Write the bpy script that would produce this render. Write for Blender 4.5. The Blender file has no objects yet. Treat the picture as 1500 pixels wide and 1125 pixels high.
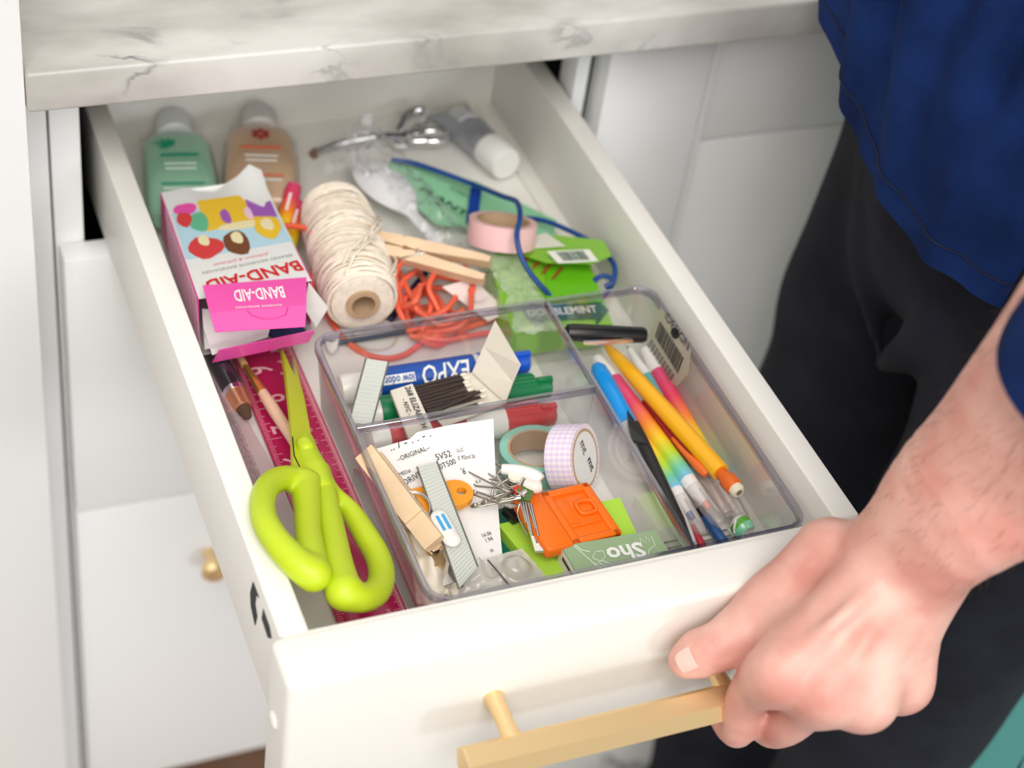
import bpy, bmesh, math, random
import numpy as np
from mathutils import Matrix, Vector, noise
random.seed(7); np.random.seed(7)
SC = bpy.context.scene
COL = SC.collection
V = Vector
# ------------------------------------------------------------------ camera, light, exposure
CL = V((-0.17780, -0.48946, 0.61610))
R_ = ((0.92418, -0.36063, 0.12574), (0.15448, 0.65426, 0.74032), (-0.34925, -0.66476, 0.66036))
FPX = 2635.0
cd = bpy.data.cameras.new('camera'); cam = bpy.data.objects.new('camera', cd); COL.objects.link(cam)
Rm = Matrix(R_); xa = Rm[0].normalized(); za = (Rm[2] - xa * xa.dot(Rm[2])).normalized(); ya = za.cross(xa)
cam.matrix_world = Matrix.Translation(CL) @ Matrix((xa, ya, za)).transposed().to_4x4()
cd.sensor_width = 36; cd.lens = FPX / 1500 * 36; cd.clip_start = .01; cd.clip_end = 50
cd.dof.use_dof = True; cd.dof.focus_distance = 0.905; cd.dof.aperture_fstop = 5.4
SC.camera = cam
w = bpy.data.worlds.new('world'); SC.world = w; w.use_nodes = True
bg = w.node_tree.nodes['Background']; bg.inputs[0].default_value = (1.0, .945, .87, 1); bg.inputs[1].default_value = .56
sd = bpy.data.lights.new('sun', 'SUN'); sun = bpy.data.objects.new('sun', sd); COL.objects.link(sun)
sd.energy = .38; sd.angle = math.radians(9); sd.color = (.93, .96, 1)
sun.rotation_euler = V((-.22, .96, -.19)).to_track_quat('-Z', 'Y').to_euler()
wd = bpy.data.lights.new('window_light', 'AREA'); wl_ = bpy.data.objects.new('window_light', wd); COL.objects.link(wl_)
wd.shape = 'RECTANGLE'; wd.size = 5.2; wd.size_y = 1.8; wd.energy = 33; wd.color = (.80, .90, 1)
wl_.matrix_world = frame0 = Matrix.Translation((-1.0, -4.6, .80)) @ Matrix.Rotation(math.radians(-13), 4, 'Z') @ Matrix.Rotation(math.radians(87), 4, 'X')
ld = bpy.data.lights.new('fill_light', 'AREA'); lo_ = bpy.data.objects.new('fill_light', ld); COL.objects.link(lo_)  # added fill from the upper front, no known lamp; brightens the drawer inside
ld.shape = 'RECTANGLE'; ld.size = 2.6; ld.size_y = 2.6; ld.energy = 108; ld.color = (1, .97, .92); lo_.location = (-.55, -2.2, 2.85); lo_.rotation_euler = (V((.13, .25, -.05)) - lo_.location).to_track_quat('-Z', 'Y').to_euler()
SC.view_settings.view_transform = 'Standard'; SC.view_settings.look = 'None'
SC.view_settings.gamma = 1; SC.view_settings.use_curve_mapping = False; SC.view_settings.exposure = 0.19
SC.cycles.transparent_max_bounces = 24; SC.cycles.max_bounces = 12; SC.cycles.transmission_bounces = 12

# ------------------------------------------------------------------ helpers
def ray(px, py):
    d = V(((px - 750) / FPX, -(py - 562.5) / FPX, -1))
    return xa * d.x + ya * d.y + za * d.z
def at(px, py, z):
    d = ray(px, py); return CL + d * ((z - CL.z) / d.z)
def ax(px, py, X):
    d = ray(px, py); return CL + d * ((X - CL.x) / d.x)
def ay(px, py, Y):
    d = ray(px, py); return CL + d * ((Y - CL.y) / d.y)

def mat(name, col, rough=.5, metal=0, trans=0, coat=0, sss=0, emit=0, bump=0, bscale=200, var=0, vscale=20, ior=1.5, alpha=1):
    m = bpy.data.materials.new(name); m.use_nodes = True; nt = m.node_tree; b = nt.nodes['Principled BSDF']
    b.inputs['Base Color'].default_value = (*col, 1); b.inputs['Roughness'].default_value = rough
    b.inputs['Metallic'].default_value = metal; b.inputs['Transmission Weight'].default_value = trans
    b.inputs['Coat Weight'].default_value = coat; b.inputs['IOR'].default_value = ior
    b.inputs['Alpha'].default_value = alpha
    if sss:
        b.inputs['Subsurface Weight'].default_value = sss; b.inputs['Subsurface Radius'].default_value = (.012, .004, .002)
        b.inputs['Subsurface Scale'].default_value = 1
    if bump or var:
        tc = nt.nodes.new('ShaderNodeTexCoord')
    if bump:
        n = nt.nodes.new('ShaderNodeTexNoise'); n.inputs['Scale'].default_value = bscale; n.inputs['Detail'].default_value = 3
        u = nt.nodes.new('ShaderNodeBump'); u.inputs['Strength'].default_value = bump; u.inputs['Distance'].default_value = .001
        nt.links.new(tc.outputs['Object'], n.inputs['Vector']); nt.links.new(n.outputs['Fac'], u.inputs['Height'])
        nt.links.new(u.outputs['Normal'], b.inputs['Normal'])
    if var:
        n = nt.nodes.new('ShaderNodeTexNoise'); n.inputs['Scale'].default_value = vscale; n.inputs['Detail'].default_value = 4
        r = nt.nodes.new('ShaderNodeValToRGB'); e = r.color_ramp.elements
        e[0].position = .3; e[1].position = .7
        e[0].color = (*[c * (1 - var) for c in col], 1); e[1].color = (*[min(1, c * (1 + var)) for c in col], 1)
        nt.links.new(tc.outputs['Object'], n.inputs['Vector']); nt.links.new(n.outputs['Fac'], r.inputs['Fac'])
        nt.links.new(r.outputs['Color'], b.inputs['Base Color'])
    return m
def ramp_mat(name, stops, x0, x1, rough=.4, axis=0, trans=0):
    """colour changes along the object's own axis"""
    m = mat(name, stops[0][1], rough, trans=trans); nt = m.node_tree; b = nt.nodes['Principled BSDF']
    tc = nt.nodes.new('ShaderNodeTexCoord'); s = nt.nodes.new('ShaderNodeSeparateXYZ')
    mr = nt.nodes.new('ShaderNodeMapRange'); mr.inputs['From Min'].default_value = x0; mr.inputs['From Max'].default_value = x1
    r = nt.nodes.new('ShaderNodeValToRGB'); e = r.color_ramp.elements
    while len(e) < len(stops): e.new(.5)
    for k, (p, c) in enumerate(stops): e[k].position = p; e[k].color = (*c, 1)
    nt.links.new(tc.outputs['Object'], s.inputs[0]); nt.links.new(s.outputs[axis], mr.inputs['Value'])
    nt.links.new(mr.outputs[0], r.inputs['Fac']); nt.links.new(r.outputs['Color'], b.inputs['Base Color'])
    return m
def clear_mat(name, tint=(.97, .97, .97), gloss=.06, rough=.03, haze=0, hcol=(.9, .9, .9)):
    """thin clear plastic: mostly see-through, with a Fresnel sheen and a little haze"""
    m = bpy.data.materials.new(name); m.use_nodes = True; nt = m.node_tree; nt.nodes.clear()
    o = nt.nodes.new('ShaderNodeOutputMaterial'); t = nt.nodes.new('ShaderNodeBsdfTransparent'); t.inputs[0].default_value = (*tint, 1)
    g = nt.nodes.new('ShaderNodeBsdfGlossy'); g.inputs['Roughness'].default_value = rough
    lw0 = nt.nodes.new('ShaderNodeLayerWeight'); lw0.inputs['Blend'].default_value = .5; lw = nt.nodes.new('ShaderNodeMath'); lw.operation = 'POWER'; lw.inputs[1].default_value = 4; nt.links.new(lw0.outputs['Facing'], lw.inputs[0])
    mm = nt.nodes.new('ShaderNodeMath'); mm.operation = 'ADD'; mm.inputs[1].default_value = gloss; mm.use_clamp = True
    mx = nt.nodes.new('ShaderNodeMixShader'); nt.links.new(lw.outputs[0], mm.inputs[0]); nt.links.new(mm.outputs[0], mx.inputs[0])
    src = t
    if haze:
        d = nt.nodes.new('ShaderNodeBsdfDiffuse'); d.inputs[0].default_value = (*hcol, 1)
        m2 = nt.nodes.new('ShaderNodeMixShader'); m2.inputs[0].default_value = haze
        nt.links.new(t.outputs[0], m2.inputs[1]); nt.links.new(d.outputs[0], m2.inputs[2]); src = m2
    nt.links.new(src.outputs[0], mx.inputs[1]); nt.links.new(g.outputs[0], mx.inputs[2]); nt.links.new(mx.outputs[0], o.inputs[0])
    return m

WM = {}
def reg(o, M): WM[o.name] = M; return o
def tag(o, label=None, cat=None, group=None, kind=None):
    if label: o['label'] = label
    if cat: o['category'] = cat
    if group: o['group'] = group
    if kind: o['kind'] = kind
    return o
def thing(name, label, cat, M=None, group=None):
    o = bpy.data.objects.new(name, None); COL.objects.link(o); o.empty_display_size = .01
    if M is None: M = Matrix.Identity(4)
    if isinstance(M, V): M = Matrix.Translation(M)
    o.matrix_world = M; WM[o.name] = M.copy()
    return tag(o, label, cat, group)
def frame(P0, P1, up=V((0, 0, 1)), roll=0):
    """X runs from P0 to P1, Z as close to up as it can"""
    x = (P1 - P0).normalized(); z = (up - x * up.dot(x)).normalized(); y = z.cross(x)
    return Matrix.Translation(P0) @ Matrix((x, y, z)).transposed().to_4x4() @ Matrix.Rotation(roll, 4, 'X')
class B:
    def __init__(s): s.bm = bmesh.new(); s.M = Matrix.Identity(4)
    def xf(s, vs, M):
        if M is not None: bmesh.ops.transform(s.bm, matrix=M, verts=vs)
        return s
    def box(s, a, b, bev=0, seg=2, M=None):
        a, b = V(a), V(b); r = bmesh.ops.create_cube(s.bm, size=1); vs = r['verts']
        for v in vs: v.co = V(((a[k] + b[k]) / 2 + v.co[k] * (b[k] - a[k])) for k in range(3))
        if bev:
            es = list({e for v in vs for e in v.link_edges})
            r = bmesh.ops.bevel(s.bm, geom=es, offset=bev, segments=seg, profile=.5, affect='EDGES')
            vs = list({v for v in r['verts']} | {v for f in r['faces'] for v in f.verts} | {v for v in vs if v.is_valid})
        return s.xf(vs, M)
    def lathe(s, prof, n=24, M=None, axis='X', a0=0, sx=1, sy=1):
        rings = []; vs = []
        for x, r in prof:
            ring = []
            for k in range(n):
                t = a0 + 2 * math.pi * k / n; c = (x, r * math.cos(t) * sx, r * math.sin(t) * sy)
                if axis == 'Z': c = (c[1], c[2], x)
                ring.append(s.bm.verts.new(c))
            rings.append(ring); vs += ring
        for p, q in zip(rings, rings[1:]):
            for k in range(n): s.bm.faces.new((p[k], q[k], q[(k + 1) % n], p[(k + 1) % n]))
        if prof[0] != prof[-1]:
            s.bm.faces.new(rings[0]); s.bm.faces.new(rings[-1][::-1])
        else:
            pass
        return s.xf(vs, M)
    def tube(s, pts, r, n=8, closed=False, flat=1, M=None):
        pts = [V(p) for p in pts]; N = len(pts); rings = []; vs = []; up = V((.013, .021, 1)).normalized()
        prev = None
        for i, p in enumerate(pts):
            a = pts[(i - 1) % N] if closed or i > 0 else p; b = pts[(i + 1) % N] if closed or i < N - 1 else p
            t = (b - a); t = t.normalized() if t.length > 1e-9 else V((1, 0, 0))
            if prev is None: u = up - t * up.dot(t); u = u if u.length > .1 else V((1, 0, 0)) - t * t.x
            else: u = prev - t * prev.dot(t)
            u.normalize(); prev = u; w_ = t.cross(u); rr = r[i] if hasattr(r, '__len__') else r
            ring = [s.bm.verts.new(p + (w_ * math.cos(2 * math.pi * k / n) + u * math.sin(2 * math.pi * k / n) * flat) * rr) for k in range(n)]
            rings.append(ring); vs += ring
        pr = list(zip(rings, rings[1:]))
        if closed: pr.append((rings[-1], rings[0]))
        for p, q in pr:
            for k in range(n): s.bm.faces.new((p[k], p[(k + 1) % n], q[(k + 1) % n], q[k]))
        if not closed: s.bm.faces.new(rings[0][::-1]); s.bm.faces.new(rings[-1])
        return s.xf(vs, M)
    def prism(s, poly, vec):
        """polygon (3-D points) pushed along vec"""
        vec = V(vec); a = [s.bm.verts.new(V(p)) for p in poly]; b = [s.bm.verts.new(V(p) + vec) for p in poly]
        s.bm.faces.new(a); s.bm.faces.new(b[::-1]); n = len(a)
        for k in range(n): s.bm.faces.new((a[k], b[k], b[(k + 1) % n], a[(k + 1) % n]))
        return s
    def grid(s, P, thick=0):
        """P[i][j] points; thick > 0 closes it into a thin solid"""
        P = [[V(p) for p in r] for r in P]; ni, nj = len(P), len(P[0])
        A = [[s.bm.verts.new(p) for p in r] for r in P]
        for i in range(ni - 1):
            for j in range(nj - 1): s.bm.faces.new((A[i][j], A[i + 1][j], A[i + 1][j + 1], A[i][j + 1]))
        if thick:
            C = []
            for i in range(ni):
                row = []
                for j in range(nj):
                    du = P[min(i + 1, ni - 1)][j] - P[max(i - 1, 0)][j]; dv = P[i][min(j + 1, nj - 1)] - P[i][max(j - 1, 0)]
                    n = du.cross(dv); n = n.normalized() if n.length > 1e-12 else V((0, 0, 1))
                    row.append(s.bm.verts.new(P[i][j] - n * thick))
                C.append(row)
            for i in range(ni - 1):
                for j in range(nj - 1): s.bm.faces.new((C[i][j], C[i][j + 1], C[i + 1][j + 1], C[i + 1][j]))
            per = [(i, 0) for i in range(ni)] + [(ni - 1, j) for j in range(1, nj)] + [(i, nj - 1) for i in range(ni - 2, -1, -1)] + [(0, j) for j in range(nj - 2, 0, -1)]
            for k in range(len(per)):
                (a, b), (c, d) = per[k], per[(k + 1) % len(per)]
                s.bm.faces.new((A[a][b], C[a][b], C[c][d], A[c][d]))
        return s
    def ell(s, c, r, seg=16, M=None):
        q = bmesh.ops.create_uvsphere(s.bm, u_segments=seg, v_segments=max(6, seg // 2), radius=1)
        for v in q['verts']: v.co = V((c[k] + v.co[k] * r[k]) for k in range(3))
        return s.xf(q['verts'], M)
    def raw(s, vs, fs):
        a = [s.bm.verts.new(v) for v in vs]
        for f in fs: s.bm.faces.new([a[k] for k in f])
        return s
    def obj(s, name, m, parent=None, world=False, smooth=35, label=None):
        bmesh.ops.recalc_face_normals(s.bm, faces=s.bm.faces)
        if world and parent is not None:
            M = WM[parent.name].inverted(); bmesh.ops.transform(s.bm, matrix=M, verts=s.bm.verts)
        if smooth:
            th = math.radians(smooth)
            for f in s.bm.faces: f.smooth = True
            for e in s.bm.edges:
                e.smooth = len(e.link_faces) != 2 or e.calc_face_angle(0) < th
        me = bpy.data.meshes.new(name); s.bm.to_mesh(me); s.bm.free(); me.materials.append(m)
        o = bpy.data.objects.new(name, me); COL.objects.link(o)
        if parent is not None:
            o.parent = parent; WM[o.name] = WM[parent.name]
        else:
            WM[o.name] = Matrix.Identity(4)
        if label: o['label'] = label
        return o
    def solo(s, name, m, label, cat, group=None, smooth=35):
        """a thing that is one mesh, its origin at its lowest middle"""
        cs = [v.co for v in s.bm.verts]; lo = V([min(c[k] for c in cs) for k in range(3)]); hi = V([max(c[k] for c in cs) for k in range(3)])
        c = V(((lo.x + hi.x) / 2, (lo.y + hi.y) / 2, lo.z)); bmesh.ops.translate(s.bm, vec=-c, verts=s.bm.verts)
        o = s.obj(name, m, None, smooth=smooth); o.location = c; WM[o.name] = Matrix.Translation(c); return tag(o, label, cat, group)
def struct(name, b, m, smooth=35, bake=None):
    o = b.obj(name, m, None, smooth=smooth); o['kind'] = 'structure'; return o
def text(s, P0, P1, m, parent, name='lettering', N=V((0, 0, 1)), lift=.0004, hs=1, ital=0, bold=0):
    """flat print along P0 -> P1 (reading direction) on a surface with normal N"""
    cu = bpy.data.curves.new('t', 'FONT'); cu.body = s; cu.size = 1; cu.resolution_u = 2; cu.shear = ital; cu.extrude = 0; cu.offset = bold * .6
    o = bpy.data.objects.new('t', cu); COL.objects.link(o); bpy.context.view_layer.update()
    me = bpy.data.meshes.new_from_object(o.evaluated_get(bpy.context.evaluated_depsgraph_get()))
    bpy.data.objects.remove(o); bpy.data.curves.remove(cu)
    xs = [v.co.x for v in me.vertices]; x0, x1 = min(xs), max(xs); L = (P1 - P0).length; k = L / (x1 - x0)
    x = (P1 - P0).normalized(); N = (N - x * N.dot(x)).normalized(); y = N.cross(x)
    W = WM[parent.name].inverted()
    for v in me.vertices:
        v.co = W @ (P0 + x * (v.co.x - x0) * k + y * v.co.y * k * hs + N * lift)
    me.materials.clear(); me.materials.append(m); me.name = name
    o = bpy.data.objects.new(name, me); COL.objects.link(o); o.parent = parent; WM[o.name] = WM[parent.name]
    return o
def chain(pts, rad, k=.004, n=5):
    N = len(pts); rad = list(rad) if hasattr(rad, '__len__') else [rad] * N
    S = spline(pts, n); R = [rad[min(N - 1, i // n)] + (rad[min(N - 1, i // n + 1)] - rad[min(N - 1, i // n)]) * (i % n) / n for i in range(len(S))]
    return ('chain', [(S[i], S[i + 1], R[i], R[i + 1]) for i in range(len(S) - 1)], k)
def quad_slab(b, tl, tr, br, bl, th, nx=1):
    n = (tr - tl).cross(bl - tl).normalized()
    if n.z > 0: n = -n
    return b.prism([tl, tr, br, bl], n * th)
def spline(pts, n=8, closed=False):
    pts = [V(p) for p in pts]; N = len(pts); out = []
    rng = range(N if closed else N - 1)
    for i in rng:
        g = (lambda k: pts[k % N]) if closed else (lambda k: pts[max(0, min(N - 1, k))])
        p0, p1, p2, p3 = g(i - 1), g(i), g(i + 1), g(i + 2)
        for j in range(n):
            t = j / n; out.append(.5 * ((2 * p1) + (p2 - p0) * t + (2 * p0 - 5 * p1 + 4 * p2 - p3) * t * t + (3 * p1 - p0 - 3 * p2 + p3) * t ** 3))
    if not closed: out.append(pts[-1])
    return out

# signed-distance modelling: smooth unions of tapered capsules turned into one mesh
def sdf_mesh(prims, h, k=.006, extra=None, pad=.012):
    P = []
    prims = [p if isinstance(p, tuple) and p[0] == 'chain' else ('chain', [p[:4]], p[4] if len(p) > 4 else k) for p in prims]
    for _, ch, kb in prims:
      for a, b, ra, rb in ch: P += [np.array(a) - max(ra, rb), np.array(a) + max(ra, rb), np.array(b) - max(ra, rb), np.array(b) + max(ra, rb)]
    lo = np.min(P, 0) - pad; hi = np.max(P, 0) + pad; n = np.ceil((hi - lo) / h).astype(int) + 1
    axs = [(lo[i] + h * np.arange(n[i])).astype(np.float32) for i in range(3)]; FF = np.full(tuple(n), .2, np.float32)
    for _, ch, kb in prims:
      D = None; q0 = np.min([np.minimum(a, b) - max(ra, rb) for a, b, ra, rb in ch], 0) - abs(kb) - 4 * h; q1 = np.max([np.maximum(a, b) + max(ra, rb) for a, b, ra, rb in ch], 0) + abs(kb) + 4 * h
      sl = tuple(slice(max(0, int((q0[i] - lo[i]) / h)), min(int(n[i]), int((q1[i] - lo[i]) / h) + 2)) for i in range(3))
      X, Y, Z = axs[0][sl[0], None, None], axs[1][None, sl[1], None], axs[2][None, None, sl[2]]; F = FF[sl]
      for a, b, ra, rb in ch:
        a = np.array(a, np.float32); d = np.array(b, np.float32) - a; dd = float(d @ d) + 1e-12
        t = np.clip(((X - a[0]) * d[0] + (Y - a[1]) * d[1] + (Z - a[2]) * d[2]) / dd, 0, 1)
        D1 = np.sqrt((X - a[0] - t * d[0]) ** 2 + (Y - a[1] - t * d[1]) ** 2 + (Z - a[2] - t * d[2]) ** 2) - (ra + (rb - ra) * t)
        D = D1 if D is None else np.minimum(D, D1)
      if True:
        if kb < 0:   # carve
            q = -D; hh = np.clip(.5 - .5 * (F - q) / -kb, 0, 1); F = F + (q - F) * hh + -kb * hh * (1 - hh)
        else:
            hh = np.clip(.5 + .5 * (D - F) / kb, 0, 1); F = D + (F - D) * hh - kb * hh * (1 - hh)
        FF[sl] = F
    F = FF
    if extra is not None: F = extra(F, axs[0][:, None, None], axs[1][None, :, None], axs[2][None, None, :])
    # surface nets
    S = F < 0; nx, ny, nz = F.shape
    c = [F[i:nx - 1 + i, j:ny - 1 + j, l:nz - 1 + l] for i in (0, 1) for j in (0, 1) for l in (0, 1)]
    s = np.stack([q < 0 for q in c]); mix = s.any(0) & ~s.all(0); idx = -np.ones(mix.shape, int); ii = np.argwhere(mix); idx[mix] = np.arange(len(ii))
    cv = np.stack([q[mix] for q in c], 1); off = np.array([(i, j, l) for i in (0, 1) for j in (0, 1) for l in (0, 1)], float)
    acc = np.zeros((len(ii), 3)); cnt = np.zeros(len(ii))
    for e0 in range(8):
        for e1 in range(e0 + 1, 8):
            if np.abs(off[e0] - off[e1]).sum() != 1: continue
            m_ = (cv[:, e0] < 0) != (cv[:, e1] < 0); t = np.where(m_, cv[:, e0] / (cv[:, e0] - cv[:, e1] + 1e-20), 0)
            acc += m_[:, None] * (off[e0] + t[:, None] * (off[e1] - off[e0])); cnt += m_
    vs = lo + h * (ii + acc / cnt[:, None]); fs = []
    for axn in range(3):
        a = [slice(1, -1)] * 3; sl0 = [slice(1, -1)] * 3; sl1 = [slice(1, -1)] * 3; sl0[axn] = slice(0, -1); sl1[axn] = slice(1, None)
        s0, s1 = S[tuple(sl0)], S[tuple(sl1)]; ch = np.argwhere(s0 != s1)
        if not len(ch): continue
        g = ch.copy(); o1, o2 = [q for q in range(3) if q != axn]; g[:, o1] += 1; g[:, o2] += 1
        def cell(d1, d2):
            q = g.copy(); q[:, o1] += d1; q[:, o2] += d2; return idx[q[:, 0], q[:, 1], q[:, 2]]
        Q = np.stack([cell(-1, -1), cell(0, -1), cell(0, 0), cell(-1, 0)], 1)
        fl = s0[tuple(ch.T)] ^ (axn == 1); Q[~fl] = Q[~fl][:, ::-1]; fs.append(Q)
    return vs, np.concatenate(fs)
def sdf_obj(name, prims, h, m, parent, k=.006, extra=None, relax=1):
    vs, fs = sdf_mesh(prims, h, k, extra)
    W = np.array(WM[parent.name].inverted()); vs = vs @ W[:3, :3].T + W[:3, 3]
    me = bpy.data.meshes.new(name); me.from_pydata(vs.tolist(), [], fs.tolist()); me.materials.append(m)
    for p in me.polygons: p.use_smooth = True
    bm = bmesh.new(); bm.from_mesh(me)
    for _ in range(relax): bmesh.ops.smooth_vert(bm, verts=bm.verts, factor=.5, use_axis_x=True, use_axis_y=True, use_axis_z=True)
    bmesh.ops.recalc_face_normals(bm, faces=bm.faces)
    bm.to_mesh(me); bm.free()
    o = bpy.data.objects.new(name, me); COL.objects.link(o); o.parent = parent; WM[o.name] = WM[parent.name]; return o

F0 = -.058      # drawer bottom
FO = -.0562     # organizer bottom
# ------------------------------------------------------------------ materials
paint = mat('drawer_paint', (.87, .85, .805), .38, bump=.03, bscale=300)
paint_w = mat('cabinet_paint', (.84, .85, .85), .35, bump=.03, bscale=300)
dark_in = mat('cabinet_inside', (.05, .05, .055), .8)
brass = mat('brushed_brass', (.93, .70, .38), .45, .9, bump=.05, bscale=900)
chrome = mat('chrome', (.75, .76, .78), .12, 1)
steel = mat('steel', (.62, .60, .56), .3, 1)
white_pl = mat('white_plastic', (.84, .84, .82), .35)
black_pl = mat('black_plastic', (.012, .012, .013), .3)
ink = mat('black_ink', (.02, .02, .025), .7)
paper = mat('white_paper', (.86, .85, .84), .75, bump=.05, bscale=150)
card_in = mat('grey_cardboard', (.62, .60, .58), .8, bump=.1, bscale=400)
wood = mat('pale_wood', (.80, .58, .38), .6, var=.10, vscale=60, bump=.08, bscale=500)
lime = mat('lime_handle', (.52, .66, .015), .42, bump=.04, bscale=1500)
lime_blade = mat('lime_blade', (.56, .62, .02), .35)

# ------------------------------------------------------------------ the setting
def marble():
    m = mat('marble', (.70, .68, .65), .28); nt = m.node_tree; b = nt.nodes['Principled BSDF']; L = nt.links
    tc = nt.nodes.new('ShaderNodeTexCoord'); mp = nt.nodes.new('ShaderNodeMapping')
    mp.inputs['Rotation'].default_value = (.2, .1, .25); mp.inputs['Scale'].default_value = (1, 2.2, 1.5)
    L.new(tc.outputs['Object'], mp.inputs[0])
    n0 = nt.nodes.new('ShaderNodeTexNoise'); n0.inputs['Scale'].default_value = 9; n0.inputs['Detail'].default_value = 6
    L.new(mp.outputs[0], n0.inputs['Vector'])
    r0 = nt.nodes.new('ShaderNodeValToRGB'); r0.color_ramp.elements[0].position = .35; r0.color_ramp.elements[1].position = .62
    r0.color_ramp.elements[0].color = (.40, .385, .36, 1); r0.color_ramp.elements[1].color = (.66, .645, .62, 1); L.new(n0.outputs['Fac'], r0.inputs[0])
    n1 = nt.nodes.new('ShaderNodeTexNoise'); n1.inputs['Scale'].default_value = 13; n1.inputs['Detail'].default_value = 8; n1.inputs['Distortion'].default_value = 1.2
    L.new(mp.outputs[0], n1.inputs['Vector'])
    mt = nt.nodes.new('ShaderNodeMath'); mt.operation = 'SUBTRACT'; mt.inputs[1].default_value = .5; L.new(n1.outputs['Fac'], mt.inputs[0])
    ab = nt.nodes.new('ShaderNodeMath'); ab.operation = 'ABSOLUTE'; L.new(mt.outputs[0], ab.inputs[0])
    r1 = nt.nodes.new('ShaderNodeValToRGB'); r1.color_ramp.elements[0].position = 0; r1.color_ramp.elements[1].position = .035
    r1.color_ramp.elements[0].color = (1, 1, 1, 1); r1.color_ramp.elements[1].color = (0, 0, 0, 1); L.new(ab.outputs[0], r1.inputs[0])
    n2 = nt.nodes.new('ShaderNodeTexNoise'); n2.inputs['Scale'].default_value = 16; L.new(tc.outputs['Object'], n2.inputs['Vector'])
    r2 = nt.nodes.new('ShaderNodeValToRGB'); r2.color_ramp.elements[0].position = .53; r2.color_ramp.elements[1].position = .68; L.new(n2.outputs['Fac'], r2.inputs[0])
    mu = nt.nodes.new('ShaderNodeMath'); mu.operation = 'MULTIPLY'; L.new(r1.outputs[0], mu.inputs[0]); L.new(r2.outputs[0], mu.inputs[1])
    mx = nt.nodes.new('ShaderNodeMix'); mx.data_type = 'RGBA'; L.new(mu.outputs[0], mx.inputs['Factor']); L.new(r0.outputs[0], mx.inputs[6]); mx.inputs[7].default_value = (.14, .14, .16, 1)
    L.new(mx.outputs[2], b.inputs['Base Color']); return m
YF = .378
struct('floor', B().box((-1.6, -2.2, -.70), (2.6, 3.2, -.656)), mat('floor_base', (.12, .07, .045), .7))
plank_m = mat('floor_plank_wood', (.27, .155, .10), .45, var=.25, vscale=14, bump=.05, bscale=120)
floor_o = bpy.data.objects['floor']
pb = B().box((-.55, -.043, 0), (.55, .043, .006), bev=.0012, seg=1); first = None
for i in range(9):
    for j in range(3):
        if first is None: o = pb.obj('floor_plank', plank_m, floor_o); first = o
        else: o = first.copy(); COL.objects.link(o); o.parent = floor_o
        o.location = (-.65 + 1.105 * j + .37 * (i % 3), .02 + .0885 * i, -.656)
struct('wall_back', B().box((-1.6, .98, -.656), (2.6, 1.02, 1.9)), mat('wall_paint', (.80, .79, .77), .7))
ct = B().box((-.0608, .324, .0645), (.70, .97, .0888), bev=.0022, seg=3)
ct.solo('countertop', marble(), 'white marble worktop with grey veins above the open drawer', 'worktop')
tp = B().box((-.62, .326, -.656), (-.0612, .97, 1.35), bev=.001)
tp.solo('tall_panel', paint_w, 'tall white panel at the left end of the marble worktop', 'panel')
cab = thing('base_cabinet', 'white base cabinet with inset stile, lower drawers and dark gap under worktop', 'cabinet', V((.1, .6, -.656)))
B().box((-.0600, YF, -.62), (-.0432, .95, .064)).obj('side_panel', paint_w, cab, True)
B().box((-.0415, YF, -.62), (-.0245, .40, .064), bev=.0008).obj('stile', paint_w, cab, True)
B().box((.2860, YF, -.0655), (.2950, .40, .064), bev=.0005).obj('stile', paint_w, cab, True)
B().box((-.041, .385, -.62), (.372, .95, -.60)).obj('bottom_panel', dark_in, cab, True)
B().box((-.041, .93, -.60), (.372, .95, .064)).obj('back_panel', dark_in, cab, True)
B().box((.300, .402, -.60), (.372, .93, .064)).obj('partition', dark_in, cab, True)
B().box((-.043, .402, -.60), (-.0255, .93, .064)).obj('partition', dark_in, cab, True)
B().box((-.055, .43, -.656), (.372, .44, -.62)).obj('toe_kick', mat('toe_kick_white', (.6, .6, .6), .6), cab, True)
for z0, z1 in ((-.2800, -.0655), (-.590, -.2812)):
    d = B().box((-.0400, .3600, z0), (.2955, .3772, z1), bev=.0012).obj('drawer_front', paint_w, cab, True)
    kx, kz = .0505, z1 - .062
    B().lathe([(0, .004), (.012, .0035), (.014, .0085), (.020, .0095), (.023, .007), (.0235, .001)], 20,
              M=Matrix.Translation((kx, .3600, kz)) @ Matrix.Rotation(-math.pi / 2, 4, 'Z')).obj('knob', brass, d, True)
B().box((.3000, .362, -.60), (.3725, .385, .062), bev=.001).solo('door_panel', paint_w, 'bright white narrow door panel right of the open drawer', 'cabinet door')
rc = thing('dishwasher_cabinet', 'shaded white cabinet fronts under the worktop end, behind the dark trousers', 'cabinet', V((.5, .6, -.656)))
B().box((.3780, .386, -.60), (.86, .95, .062)).obj('carcass', paint_w, rc, True)
B().box((.3785, .366, -.0375), (.86, .385, .060), bev=.001).obj('upper_front', paint_w, rc, True)
B().box((.3785, .366, -.59), (.86, .385, -.0395), bev=.001).obj('lower_front', paint_w, rc, True)
B().box((.3730, .362, -.60), (.3776, .386, .061)).solo('trim_strip', paint_w, 'slim white edge strip between door panel and shaded fronts', 'trim')
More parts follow.
